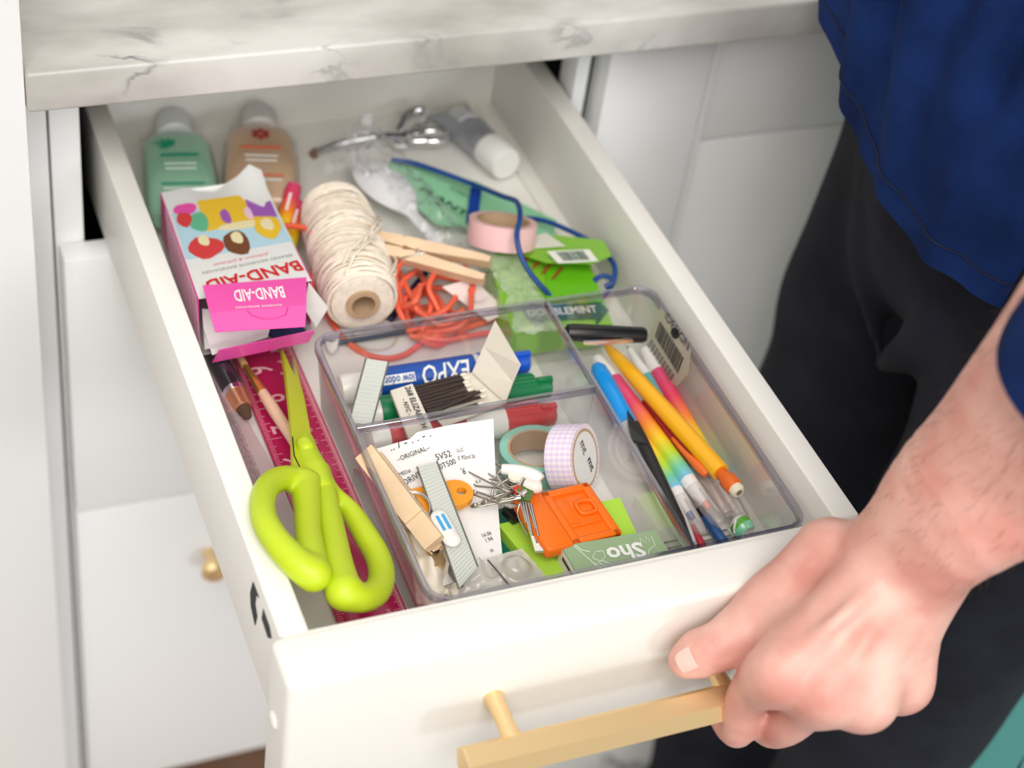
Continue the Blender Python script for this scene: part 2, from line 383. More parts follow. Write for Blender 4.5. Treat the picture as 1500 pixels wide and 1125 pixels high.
# rug and teal mat on the floor
rugm = mat('rug_fabric', (.62, .60, .60), .95, var=.5, vscale=26, bump=.6, bscale=260)
nt = rugm.node_tree; rp = [n for n in nt.nodes if n.type == 'VALTORGB'][0]; rp.color_ramp.elements[0].position = .42; rp.color_ramp.elements[1].position = .5
rp.color_ramp.elements[0].color = (.40, .40, .43, 1); rp.color_ramp.elements[1].color = (.85, .84, .83, 1)
B().box((.205, -.25, -.650), (.62, .405, -.643), bev=.002).solo('rug', rugm, 'white and grey patterned rug on the floor below the brass handle', 'rug')
B().box((.66, -.9, -.650), (1.9, .62, -.640), bev=.003).solo('floor_mat', mat('teal_mat', (.08, .30, .285), .8, bump=.2, bscale=200), 'teal green mat on the floor behind the legs', 'mat')

# ------------------------------------------------------------------ the drawer
dr = thing('drawer', 'cream white open junk drawer pulled out by its brass bar handle', 'drawer', V((.135, .2, F0 - .0045)))
T0, T1 = .0134, .0137
B().box((-T0, 0, -.0629), (0, .475, 0), bev=.0011, seg=3).obj('side_panel', paint, dr, True)
B().box((.27, 0, -.0629), (.27 + T1, .475, 0), bev=.0011, seg=3).obj('side_panel', paint, dr, True)
B().box((0, .462, -.0629), (.27, .474, -.0015), bev=.0008).obj('back_panel', paint, dr, True)
B().box((.0005, .0005, F0 - .0045), (.2570, .4620, F0)).obj('bottom_panel', paint, dr, True)
B().box((.2576, .0005, F0 - .0045), (.2700, .4620, F0 + .0003), bev=.0004).obj('bottom_rail', paint, dr, True)
B().box((-T0 + .001, -.0120, -.0629), (.27 + T1 - .001, 0, -.0001), bev=.0006).obj('box_front', paint, dr, True)
fp = B().box((-.0180, -.0293, -.1020), (.2930, -.0002, .0008), bev=.0042, seg=4).obj('front_panel', paint, dr, True)
B().lathe([(0, .0045), (.0012, .0045), (.0018, .0035), (.0019, .0005)], 20, M=Matrix.Translation((-.0180, -.0135, -.0415)) @ Matrix.Rotation(math.pi, 4, 'Z')).obj('screw_cap', paint, dr, True)
hb = B(); ay_, az_ = -.0605, -.0415
hb.lathe([(.0555, .0088), (.0562, .0092), (.2145, .0092), (.2152, .0088)], 6, M=Matrix.Translation((0, ay_, az_)), a0=math.radians(12))
h = hb.obj('handle_bar', brass, dr, True, smooth=20)
for x in (.0815, .1900):
    B().lathe([(0, .0050), (.004, .0044), (.016, .0041), (.028, .0050)], 20, M=Matrix.Translation((x, -.0293, -.0395)) @ Matrix.Rotation(-math.pi / 2, 4, 'Z')).obj('post', brass, h, True)
XS = -T0 - .0001
for k, poly in enumerate((((371, 852), (367, 868), (368, 888), (374, 916), (377, 903), (374, 884), (376, 871), (380, 876)), ((386, 892), (384, 906), (393, 934), (398, 935), (395, 918), (389, 901)))):
    B().prism([ax(px, py, XS) for px, py in poly], (-.0003, 0, 0)).obj('black_mark', ink, dr, True, smooth=0, label='black printed mark on the outer side near the front')

# ------------------------------------------------------------------ clear acrylic organizer
acr = clear_mat('clear_acrylic', (.997, .995, .995), .08, .08, haze=.015, hcol=(.9, .87, .84))
acr_rim = clear_mat('acrylic_rim', (.72, .70, .78), .22, .06)
acr_base = clear_mat('acrylic_base', (.998, .997, .995), .02, .1, haze=.015, hcol=(.9, .86, .82))
def rrect(x0, y0, x1, y1, r, z, n=6):
    P = []
    for cx, cy, a in ((x1 - r, y0 + r, -90), (x1 - r, y1 - r, 0), (x0 + r, y1 - r, 90), (x0 + r, y0 + r, 180)):
        for k in range(n + 1):
            t = math.radians(a + 90 * k / n); P.append(V((cx + r * math.cos(t), cy + r * math.sin(t), z)))
    return P
X0, X1, Y0, Y1, ZT, YD, XD = .0622, .2660, .0100, .2070, -.0130, .1322, .1998
org = thing('drawer_organizer', 'clear acrylic drawer organizer with three compartments holding pens and markers', 'organizer', V((.165, .11, F0)))
b = B(); L = []
for z, ins in ((F0 + .0003, .0055), (F0 + .002, .0045), (ZT - .004, .0012)):
    L.append(rrect(X0 + ins, Y0 + ins, X1 - ins, Y1 - ins, .012, z))
for z, ins in ((ZT - .004, .0026), (FO + .0006, .0060)):
    L.append(rrect(X0 + ins, Y0 + ins, X1 - ins, Y1 - ins, .011, z))
rings = [[b.bm.verts.new(p) for p in l] for l in L]; n = len(rings[0])
for p, q in zip(rings, rings[1:]):
    for k in range(n): b.bm.faces.new((p[k], p[(k + 1) % n], q[(k + 1) % n], q[k]))
b.obj('outer_wall', acr, org, True)
b = B(); b.prism(rrect(X0 + .0062, Y0 + .0062, X1 - .0062, Y1 - .0062, .011, F0 + .0006), (0, 0, .0016)); b.obj('base', acr_base, org, True, smooth=0)
def wallbox(a, c, nm):
    B().box(a, c, bev=.0004, seg=1).obj(nm, acr, org, True)
wallbox((XD - .0010, Y0 + .0035, FO), (XD + .0008, Y1 - .0035, ZT - .004), 'divider')
wallbox((X0 + .0035, YD - .0010, FO), (XD - .0012, YD + .0008, ZT - .004), 'divider')
def band(path, w, closed, nm, h_=.0042):
    """rounded strip of rim, w wide and h_ high, along path"""
    b = B(); N = len(path); rings = []; prof = [(-.5, -1), (-.5, -.25), (-.3, 0), (.3, 0), (.5, -.25), (.5, -1)]
    for i, p in enumerate(path):
        a = path[(i - 1) % N] if closed or i else p; c = path[(i + 1) % N] if closed or i < N - 1 else p
        t = (c - a).normalized(); s_ = V((t.y, -t.x, 0)).normalized()
        rings.append([b.bm.verts.new(p + s_ * u * w + V((0, 0, v * h_))) for u, v in prof])
    pr = list(zip(rings, rings[1:])) + ([(rings[-1], rings[0])] if closed else [])
    for p, q in pr:
        for k in range(len(prof)): b.bm.faces.new((p[k], p[(k + 1) % len(prof)], q[(k + 1) % len(prof)], q[k]))
    if not closed: b.bm.faces.new(rings[0]); b.bm.faces.new(rings[-1][::-1])
    return b.obj(nm, acr_rim, org, True)
band(rrect(X0 + .0016, Y0 + .0016, X1 - .0016, Y1 - .0016, .011, ZT, 8), .0034, True, 'rim')
band([V((XD, y, ZT)) for y in np.linspace(Y0 + .003, Y1 - .003, 12)], .0030, False, 'divider_rim')
band([V((x, YD, ZT)) for x in np.linspace(X0 + .003, XD - .0015, 10)], .0034, False, 'divider_rim')
# barcode sticker on the right wall
xs = X1 - .0062
def rx(px, py): return ax(px, py, xs)
st = B().prism([rx(*p) for p in ((968, 450), (1012, 512), (1008, 548), (992, 566), (975, 556), (950, 492))], (-.0003, 0, 0)).obj('sticker', clear_mat('clear_label', (.93, .9, .84), .02, .3, haze=.35, hcol=(.85, .8, .70)), org, True, smooth=0)
b = B(); bs = random.Random(3); px_ = 0
o_, e_, d_ = rx(968, 470), rx(1004, 527), rx(960, 493) - rx(968, 470)
while px_ < .96:
    ww = bs.choice((.018, .028, .045)); u0 = o_ + (e_ - o_) * px_; u1 = o_ + (e_ - o_) * min(1, px_ + ww)
    b.prism([u0 - V((.0004, 0, 0)), u1 - V((.0004, 0, 0)), u1 + d_ - V((.0004, 0, 0)), u0 + d_ - V((.0004, 0, 0))], (-.0001, 0, 0)); px_ += ww + bs.choice((.02, .03))
for r_ in range(7):
    for q in range(9):
        u = rx(955, 497) + (rx(990, 552) - rx(955, 497)) * (q / 9) + (rx(950, 507) - rx(957, 495)) * (r_ * .18) - V((.0004, 0, 0))
        s_ = (rx(990, 552) - rx(955, 497)) * .075; t_ = (rx(950, 507) - rx(957, 495)) * .08
        b.prism([u, u + s_, u + s_ + t_, u + t_], (-.0001, 0, 0))
b.obj('barcode', ink, org, True, smooth=0)
b = B(); c = rx(990, 488) - V((.0005, 0, 0)); u = (rx(996, 497) - rx(985, 480)) * .5; v = (rx(984, 492) - rx(991, 484)) * .62
b.prism([c + u * math.cos(t) * .8 + v * math.sin(t) for t in np.linspace(0, 2 * math.pi, 18)[:-1]], (-.0001, 0, 0)); b.obj('logo_dot', ink, org, True, smooth=0)
text('iDESIGN', rx(975, 466), rx(1009, 514), ink, org, N=V((-1, 0, 0)), lift=.0006, name='lettering')
# raised dark ribs moulded in the base near the front right
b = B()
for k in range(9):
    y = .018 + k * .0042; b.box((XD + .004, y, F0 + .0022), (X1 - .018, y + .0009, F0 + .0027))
b.obj('base_rib', mat('rib_dark_line', (.22, .20, .17), .5), org, True, smooth=0)
# ------------------------------------------------------------------ left side of the drawer
rub = mat('magenta_acrylic', (.52, .012, .10), .18, coat=.3)
rmk = mat('ruler_print', (.90, .55, .60), .6)
RZ = F0 + .0028
ru = thing('ruler', 'magenta plastic ruler lying along the left of the drawer under the lime scissors', 'ruler', V((.0485, .14, F0)))
RX0, RX1, RY0, RY1 = .0305, .0660, .0030, .2890
B().box((RX0, RY0, F0 + .0003), (RX1, RY1, RZ), bev=.0006, seg=2).obj('blade', rub, ru, True)
b = B()
y = RY0 + .004; k = 0
while y < RY1 - .004:
    l = .0085 if k % 16 == 0 else (.0055 if k % 8 == 0 else (.004 if k % 4 == 0 else .0026)); b.box((RX0 + .0008, y, RZ), (RX0 + .0008 + l, y + .00022, RZ + .0001)); y += .024 / 16; k += 1
y = RY0 + .004; k = 0
while y < RY1 - .004:
    l = .0058 if k % 10 == 0 else (.0042 if k % 5 == 0 else .0028); b.box((RX1 - .0008 - l, y, RZ), (RX1 - .0008, y + .0002, RZ + .0001)); y += .000945; k += 1
tag(b.obj('graduation', rmk, ru, True, smooth=0), kind='stuff')
b = B(); b.box((RX1 - .0022, RY0, RZ), (RX1 - .0019, RY1, RZ + .00012)); b.obj('edge_line', rmk, ru, True, smooth=0)
for n_ in range(1, 12):
    yc = .0859 + (n_ - 3) * .0240; yc += -.0035
    if yc < .01: continue
    text(str(n_), V((.0500, yc, RZ)), V((.0500, yc + (.0062 if n_ < 10 else .0120), RZ)), rmk, ru, 'numeral', lift=.0002, hs=1.45 if n_ < 10 else 1.3)
for n_ in range(1, 28):
    yc = RY0 + .004 + n_ * .00945
    text(str(28 - n_), V((RX1 - .0085, yc - .0012, RZ)), V((RX1 - .0085, yc + .0012, RZ)), rmk, ru, 'numeral', lift=.0002, hs=1)

# dark brush handle with copper collar beside the box
P0, P1 = at(322, 532, -.043), at(364, 612, -.0475)
t = thing('makeup_brush', 'short black brush with silver ring and copper collar below the bandage box', 'brush', frame(P0, P1)); L_ = (P1 - P0).length
B().lathe([(-.012, .004), (-.010, .0062), (.0, .0066), (.020, .0064), (.021, .0060)], 24).obj('handle', mat('gloss_black', (.02, .018, .022), .15, coat=.5), t)
B().lathe([(.0205, .0063), (.0235, .0061)], 24).obj('ring', chrome, t)
B().lathe([(.0235, .0059), (.034, .0050), (.0345, .0044)], 24).obj('collar', mat('copper', (.72, .36, .20), .3, .8), t)
B().lathe([(.0345, .0040), (.041, .0022), (.0425, .0006)], 16).obj('bristles', mat('brown_bristle', (.10, .05, .03), .9), t)

# bag of printed plastic leaning on the left wall
bagm = mat('printed_plastic', (.80, .70, .74), .3, coat=.4, bump=.3, bscale=90)
pk = thing('plastic_packet', 'pale pink printed plastic packet squeezed against the left drawer wall by the ruler', 'packet', V((.012, .16, F0)))
top = [V((.0020, .238, -.022)), V((.0016, .205, -.012)), V((.0014, .170, -.010)), V((.0014, .135, -.012)), V((.0018, .105, -.020)), V((.0030, .080, -.034))]
bot = [V((.0145, .236, -.046)), V((.0235, .205, -.0540)), V((.0275, .170, -.0540)), V((.0300, .135, -.0540)), V((.0305, .105, -.0545)), V((.0300, .082, -.0555))]
G = []
for a, c in zip(top, bot):
    row = []
    for j in range(9):
        s_ = j / 8; p = a.lerp(c, s_); sag = math.sin(math.pi * s_) * .004
        row.append(p + V((-sag * .6, 0, -sag + .0012 * noise.noise(p * 160))))
    G.append(row)
B().grid(G, .0006).obj('film', bagm, pk, True, smooth=60)
b = B(); rr_ = random.Random(5)
for j in range(7):
    s_ = .20 + j * .065; y = .222 - j * .003
    while y > .120:
        l = rr_.uniform(.002, .007); k = min(4.99, max(0, (.238 - y) / .0316)); i0 = int(k); f_ = k - i0
        def pp(ss, kk):
            i0 = min(4, int(kk)); f_ = kk - i0; A_ = top[i0].lerp(top[i0 + 1], f_); C_ = bot[i0].lerp(bot[i0 + 1], f_); q = A_.lerp(C_, ss); sg = math.sin(math.pi * ss) * .004
            return q + V((-sg * .6 + .0003, 0, -sg + .0016))
        k2 = min(4.99, k + l / .0316); th = .032 if j in (4, 8) else .018
        b.prism([pp(s_, k), pp(s_, k2), pp(s_ + th, k2), pp(s_ + th, k)], (0, 0, .0001)); y -= l + rr_.uniform(.0006, .002)
b.obj('small_print', mat('purple_ink', (.30, .22, .30), .6), pk, True, smooth=0)

# thin paint brush
P0, P1 = at(345, 514, -.046), at(458, 688, -.0460)
t = thing('paint_brush', 'thin wooden paint brush with golden ferrule lying across the magenta ruler', 'brush', frame(P0, P1)); L_ = (P1 - P0).length
B().lathe([(0, .0004), (.003, .0014), (.009, .0022), (.013, .0020)], 14).obj('bristles', mat('tan_bristle', (.62, .36, .18), .9, bump=.4, bscale=900), t)
B().lathe([(.013, .0015), (.022, .0021), (.036, .0029), (.037, .0029)], 18).obj('ferrule', mat('gold_ferrule', (.83, .55, .12), .25, .85), t)
B().lathe([(.037, .0028), (.050, .0034), (.085, .0030), (L_, .0013)], 18).obj('handle', mat('peach_wood', (.84, .56, .40), .45), t)

# scissors
sc = thing('scissors', 'lime green scissors with one handle resting on the left drawer rim', 'scissors', at(455, 664, -.030))
def A(px, py, z): return at(px, py, z)
def tz(px, py, o=0):   # the plane the scissors lie in
    p0, p1, p2 = S_T, S_L, S_R
    n = (p1 - p0).cross(p2 - p0).normalized(); p0 = p0 + n * (o if n.z > 0 else -o); d = ray(px, py); return CL + d * ((p0 - CL).dot(n) / d.dot(n))
S_T, S_L, S_R = at(420, 513, -.0460), at(385, 770, .0080), at(560, 840, -.0230)
nS = (S_L - S_T).cross(S_R - S_T).normalized(); nS = nS if nS.z > 0 else -nS
b1 = [(413, 510), (418.5, 546), (425, 602), (428, 645), (429, 677), (434, 697), (452, 712), (472, 700), (474, 693), (462, 665), (455, 636), (444, 580), (431, 549)]
B().prism([tz(px, py, .0022) for px, py in b1], nS * -.0020).obj('blade', lime_blade, sc, True, smooth=0)
b2 = [(428, 520), (431, 548), (436, 600), (444, 650), (458, 668), (462, 662), (457, 642), (446, 583), (438, 553), (433, 530)]
B().prism([tz(px, py, .0001) for px, py in b2], nS * -.0018).obj('blade', lime_blade, sc, True, smooth=0)
B().prism([tz(px, py, .0006) for px, py in ((427.5, 519), (426.5, 530), (430, 548), (432, 551), (431.5, 532))], nS * -.0006).obj('bare_edge', steel, sc, True, smooth=0)
B().tube([tz(px, py, .0023) for px, py in ((428.5, 640), (431, 668), (441, 688), (457, 704))], .0004, 5).obj('groove', mat('dark_groove', (.03, .035, .01), .6), sc, True)
def cap(pts, o, rr, k=.004): return chain([tz(px, py, o) for px, py in pts], rr, k)
left = [cap([(452, 708), (438, 704), (420, 701), (404, 704), (390, 716), (384, 738), (388, 764), (403, 790), (424, 814), (444, 832), (457, 840)], .001, [.0060, .0064, .0064, .0062, .0060, .0060, .0062, .0065, .0070, .0076, .0080], .003)]
left += [cap([(447, 710), (450, 745), (451, 775), (455, 808), (461, 842)], .001, [.0078, .0066, .0062, .0068, .0072], .003)]
sdf_obj('handle', left, .0009, lime, sc, k=.004, relax=2)
right = [cap([(468, 690), (474, 718), (480, 752), (487, 790), (494, 830), (503, 866)], .001, [.0056, .0062, .0066, .0070, .0078, .0086], .003)]
right += [cap([(474, 712), (492, 728), (515, 752), (536, 785), (553, 815), (559, 845), (550, 868), (528, 876), (507, 868)], .001, [.0044, .0046, .0054, .0060, .0062, .0064, .0066, .0068, .0076], .003)]
sdf_obj('handle', right, .0009, lime, sc, k=.004, relax=2)
sdf_obj('pivot_cap', [cap([(446, 651), (449, 657)], .0046, [.0043, .0043])], .0006, lime, sc, k=.001)
sdf_obj('shank', [cap([(447, 645), (451, 668), (461, 692), (470, 716)], .0015, [.0044, .0062, .0074, .0066])], .0008, lime, sc, k=.003)

# ------------------------------------------------------------------ bandage box
bx = thing('bandage_box', 'open pink bandage box with folded out flap, lying upside down at the left', 'box', at(350, 400, F0))
tl, tr_, br, bl = at(236, 282, -.020), at(383, 262, -.020), at(457, 410, -.006), at(291, 437, -.008)
nb = (tr_ - tl).cross(bl - tl).normalized(); nb = nb if nb.z > 0 else -nb
H = .030
pinkm = mat('hot_pink_print', (.90, .10, .45), .32, coat=.3); magm = mat('striped_magenta_print', (.78, .05, .34), .4)
whm = mat('white_print_card', (.84, .85, .84), .35, coat=.3)
# thin card walls, so that the inside shows at the open end
b = B(); n_ = 8; G = []
for i in range(n_ + 1):
    u = i / n_; row = []
    for j in range(9):
        v = j / 8; p = tl.lerp(tr_, v).lerp(bl.lerp(br, v), u)
        crush = math.exp(-u * 9); p = p + nb * (crush * (.006 * math.sin(v * 9 + .6) * (v ** 1.2) + (.007 if v > .85 else 0) * (1 - u)) ); row.append(p)
    G.append(row)
b.grid(G, .0006); b.obj('top_panel', whm, bx, True, smooth=60)
def wall(p, q, m, nm, th=.0006, h0=H, h1=H):
    c = (q - p).cross(nb).normalized() * th; b = B(); b.raw([p, q, q - nb * h1, p - nb * h0, p + c, q + c, q - nb * h1 + c, p - nb * h0 + c], [(0, 1, 2, 3), (4, 5, 6, 7), (0, 1, 5, 4), (1, 2, 6, 5), (2, 3, 7, 6), (3, 0, 4, 7)]); return b.obj(nm, m, bx, True, smooth=0)
wall(tl, bl, magm, 'side_panel'); wall(tr_, br, magm, 'side_panel'); wall(tl, tr_, whm, 'end_panel')
ex = (br - tr_).normalized() * .010
wall(tl - nb * H, tr_ - nb * H, card_in, 'bottom_fold', h0=.001, h1=.001)
b = B(); quad_slab(b, tl - nb * H, tr_ - nb * H, br - nb * H + ex, bl - nb * H + ex, .0006); b.obj('bottom_panel', card_in, bx, True, smooth=0)
# diagonal stripes on the left side
strm = mat('light_pink_stripe', (.95, .62, .76), .4); b = B(); off = (tl - bl).cross(nb).normalized() * .0009; off = off if off.x < 0 else -off
for k in range(22):
    u0 = .16 + k * .038; th = .010 if k % 3 else .018
    P = [tl.lerp(bl, u0), tl.lerp(bl, u0 + th), tl.lerp(bl, u0 + th + .10) - nb * H * .95, tl.lerp(bl, u0 + .10) - nb * H * .95]
    b.prism([p + off for p in P], off * .2)
b.obj('stripe', strm, bx, True, smooth=0)
def bp(u, v, l=.0004):   # point on the box top: u down its length, v across
    return tl.lerp(tr_, v).lerp(bl.lerp(br, v), u) + nb * l
def patch(poly, m, nm='printed_shape', l=.0004):
    B().prism([bp(u, v, l) for u, v in poly], nb * .0001).obj(nm, m, bx, True, smooth=0)
def blob(u, v, ru, rv, m, l=.0006, n=14, wob=.12, ph=0):
    patch([(u + ru * math.cos(t) * (1 + wob * math.sin(3 * t + ph)), v + rv * math.sin(t) * (1 + wob * math.cos(2 * t + ph))) for t in np.linspace(0, 2 * math.pi, n + 1)[:-1]], m, l=l)
sky = mat('sky_blue_print', (.50, .74, .86), .4); yel = mat('yellow_print', (.90, .58, .04), .4); pur = mat('purple_print', (.38, .12, .52), .4)
red_ = mat('red_print', (.70, .06, .06), .4); brn = mat('brown_print', (.20, .07, .03), .4); grn = mat('green_print', (.14, .52, .30), .4); pch = mat('pale_yellow_print', (.90, .80, .50), .4)
patch([(.22, .03), (.22, .97), (.64, .99), (.66, .01)], sky)
patch([(.14, .30), (.14, .80), (.40, .84), (.44, .28)], yel, l=.0006); patch([(.08, .80), (.10, .985), (.40, .97), (.36, .72), (.14, .76)], pur, l=.0007)
blob(.20, .16, .055, .12, pinkm, ph=1); blob(.30, .12, .07, .07, red_, l=.0008, ph=2); blob(.34, .24, .09, .10, grn, l=.0007, ph=.5)
blob(.58, .22, .10, .15, red_, ph=3); blob(.52, .22, .05, .055, pch, l=.0009); blob(.58, .50, .11, .13, brn, ph=.2); blob(.54, .52, .055, .06, pch, l=.0009)
blob(.48, .84, .11, .12, yel, l=.0009, ph=2); blob(.46, .84, .055, .065, pch, l=.0011); blob(.33, .50, .07, .05, pur, l=.0009); blob(.33, .72, .06, .04, mat('pale_pink_print', (.9, .62, .75), .4), l=.0009)
blob(.43, .60, .035, .22, pch, l=.0008, wob=.04)
text("BAND-AID", bp(.820, .955), bp(.870, .085), mat('red_lettering', (.66, .015, .02), .4), bx, N=nb, hs=1.25, lift=.0002, bold=.035)
text('BRAND ADHESIVE BANDAGES', bp(.755, .93), bp(.79, .10), mat('grey_lettering', (.35, .35, .36), .5), bx, N=nb, hs=.9, lift=.0002)
text('Johnson & Johnson', bp(.71, .74), bp(.735, .22), mat('pink_lettering', (.80, .25, .30), .5), bx, N=nb, hs=1, lift=.0002, ital=.3)
# folded-out tuck flap
f0, f1, f2, f3 = at(297, 418, -.0030), at(449, 406, -.0015), at(447, 478, .0010), at(315, 486, -.0010)
m0, m1 = at(307, 458, -.0005), at(449, 447, .0015)
b = B(); b.grid([[f0, f0.lerp(f1, .5), f1], [m0, m0.lerp(m1, .5), m1], [f3, f3.lerp(f2, .5), f2]], .0005); b.obj('tuck_flap', pinkm, bx, True, smooth=0)
nf = (f1 - f0).cross(f3 - f0).normalized(); nf = nf if nf.z > 0 else -nf
wl = mat('white_lettering', (.9, .88, .9), .4)
text('BAND-AID', at(414, 421, -.0010), at(341, 427, -.0016), wl, bx, N=nf, hs=2.5, lift=.0007, bold=.03)
text('ADHESIVE BANDAGES', at(413, 446, .0008), at(345, 450, -.0002), wl, bx, N=nf, hs=1, lift=.0004)
B().tube([m0.lerp(m1, u) + (f3 - m0) * v + nf * .0003 for u, v in ((.38, .05), (.42, .35), (.52, .55), (.64, .60), (.76, .42), (.80, .05))], .00025, 4).obj('flap_cut', mat('flap_crease', (.62, .03, .25), .5), bx, True)
# right side flap, front strip, contents
b = B(); b.prism([at(452, 413, -.007), at(481, 451, -.014), at(463, 480, -.022), at(446, 452, -.014)], (0, .0002, -.0005)); b.obj('side_flap', card_in, bx, True, smooth=0)
q0, q1, q2, q3 = at(311, 530, -.036), at(452, 500, -.034), at(461, 483, -.024), at(321, 512, -.026)
b = B(); b.prism([q0, q1, q2, q3], (0, -.0005, -.0003)); b.obj('front_strip', pinkm, bx, True, smooth=0)
b = B(); b.grid([[at(296, 452, -.022), at(345, 455, -.022), at(392, 455, -.024)], [at(298, 480, -.024), at(345, 480, -.024), at(396, 478, -.026)], [at(311, 520, -.031), at(350, 508, -.031), at(392, 494, -.031)]], .0004); b.obj('inner_sheet', paper, bx, True)
b = B(); b.grid([[at(300, 512, -.029), at(360, 500, -.029), at(392, 489, -.029)], [at(296, 462, -.026), at(350, 470, -.028), at(388, 480, -.028)]], .0003); b.obj('inner_leaflet', mat('white_leaflet', (.82, .83, .82), .7), bx, True)
B().prism([at(388, 483, -.030), at(410, 475, -.030), at(438, 476, -.030), at(448, 482, -.031), at(402, 495, -.032)], (0, 0, -.0015)).obj('navy_wrapper', mat('navy_paper', (.01, .02, .10), .4), bx, True, smooth=0)

# ------------------------------------------------------------------ back row: gel bottles
def bottle(label, pc, pt, col, cc, gl, wid, dep, deco):
    P0, P1 = pc, pt; t = thing('gel_bottle', label, 'bottle', frame(P0, P1), 'hand gel bottles by the drawer back'); L_ = (P1 - P0).length
    bm_ = clear_mat(gl + '_shell', (.93, .96, .94), .06, .05, haze=.04); gm = mat(gl + '_liquid', col, .15, trans=.45, ior=1.1); 
    b = B(); rings = []
    for x, k, kz in ((0, .86, .6), (.004, .97, .9), (L_ * .45, 1, 1), (L_ * .82, .96, .98), (L_ * .92, .84, .85), (L_ * .975, .45, .65), (L_, .26, .5)):
        rings.append([V((x, wid / 2 * k * (abs(math.cos(a)) ** .55) * (1 if math.cos(a) > 0 else -1), dep / 2 * kz * (abs(math.sin(a)) ** .7) * (1 if math.sin(a) > 0 else -1))) for a in np.linspace(0, 2 * math.pi, 33)[:-1]])
    for sc_, nm, m in ((1, 'shell', bm_), (.93, 'gel', gm)):
        b = B(); R2 = [[b.bm.verts.new(V((p.x * (.995 if sc_ < 1 else 1) + (.0008 if sc_ < 1 else 0), p.y * sc_, p.z * sc_))) for p in r] for r in (rings if sc_ == 1 else rings[:5])]
        for p, q in zip(R2, R2[1:]):
            for k in range(32): b.bm.faces.new((p[k], q[k], q[(k + 1) % 32], p[(k + 1) % 32]))
        b.bm.faces.new(R2[0]); b.bm.faces.new(R2[-1][::-1]); b.obj(nm, m, t, smooth=50)
    B().lathe([(L_ + .0005, .0100), (L_ + .002, .0118), (L_ + .017, .0120), (L_ + .0185, .0112), (L_ + .019, .004)], 28).obj('cap', cc, t)
    for k, (u, w_, h_) in enumerate(((.60, .5, .0022), (.50, .42, .0010), (.44, .4, .0010), (.26, .55, .0012), (.20, .5, .0010))):
        B().box((L_ * u, -wid * w_ / 2, dep / 2 * .985), (L_ * u + h_, wid * w_ / 2, dep / 2 * 1.0 + .0003)).obj('label_line', deco if k in (0, 3) else mat('label_white', (.85, .9, .88), .5), t, smooth=0)
    return t, L_
capm = mat('frosted_cap', (.86, .90, .90), .35, trans=.1)
t, L_ = bottle('clear green gel bottle with leaf mark in the back left corner', at(272, 325, -.0440), at(257, 205, -.0435), (.58, .96, .74), capm, 'green', .046, .024, mat('deep_green_ink', (.0, .30, .18), .5))
for a, l in ((.2, .009), (.75, .011), (1.25, .012), (1.8, .009), (-.3, .007)):
    c = V((L_ * .72, .004, .0124)); d = V((math.cos(a), math.sin(a) * 1, 0)); e = V((-d.y, d.x, 0)); M_ = WM[t.name]
    B().prism([c, c + d * l * .5 + e * .0016, c + d * l, c + d * l * .5 - e * .0016], (0, 0, .0002)).obj('leaf_mark', mat('leaf_green', (.0, .35, .18), .5), t, smooth=0)
t, L_ = bottle('clear orange gel bottle with red flower mark by the drawer back', at(384, 312, -.0430), at(380, 196, -.0425), (1.0, .70, .48), mat('frosted_cap_pink', (.86, .82, .80), .35, trans=.2), 'orange', .048, .025, mat('orange_red_ink', (.75, .16, .08), .5))
for a in range(6):
    c = V((L_ * .78, 0, .0128)); d = V((math.cos(a * 1.047), math.sin(a * 1.047), 0)); e = V((-d.y, d.x, 0))
    B().prism([c + d * .001, c + d * .004 + e * .002, c + d * .0065, c + d * .004 - e * .002], (0, 0, .0002)).obj('petal_mark', mat('petal_red', (.45, .02, .03), .5), t, smooth=0)
# ------------------------------------------------------------------ back and middle of the drawer
# twine spool
twm = mat('natural_twine', (.90, .81, .69), .85, var=.10, vscale=300, bump=.4, bscale=1500)
crd = mat('brown_cardboard', (.52, .36, .22), .8, bump=.1, bscale=600)
P0, P1 = at(532, 446, F0 + .0245), at(487, 300, F0 + .0265)
t = thing('twine_spool', 'spool of natural white cotton twine wound loosely on a cardboard core', 'spool', frame(P0, P1)); L_ = (P1 - P0).length
B().lathe([(-.0012, .0068), (-.0012, .0098), (L_ + .001, .0098), (L_ + .001, .0068), (-.0012, .0068)], 28).obj('core', crd, t)
B().lathe([(L_ * .30, .0002), (L_ * .30, .0067), (L_ * .31, .0067), (L_ * .31, .0002)], 20).obj('core_inside', mat('dark_core', (.12, .07, .04), .9), t)
def tr(x):
    u = max(0, min(1, x / L_)); return .0098 + (.0125 * (1 - abs(2 * u - .95) ** 3.2 * .30))
B().lathe([(.001, .0097)] + [(L_ * u, tr(L_ * u) - .0014) for u in np.linspace(.015, .985, 12)] + [(L_ - .001, .0097), (.001, .0097)], 32).obj('wound_body', twm, t)
pts = []; ang = 0; rt = random.Random(2); N_ = 3400
for i in range(N_):
    ang += .19; ps = i / N_; u = .5 + .47 * math.sin(ang * .067 + .6 * math.sin(ang * .011)); r = tr(L_ * u) - .0004 + .0006 * noise.noise(V((ang * .5, 3, 1))) + ps * .0006
    pts.append(V((L_ * u, r * math.cos(ang), r * math.sin(ang))))
tag(B().tube(pts, .00062, 4).obj('twine_winding', twm, t, smooth=80), kind='stuff')
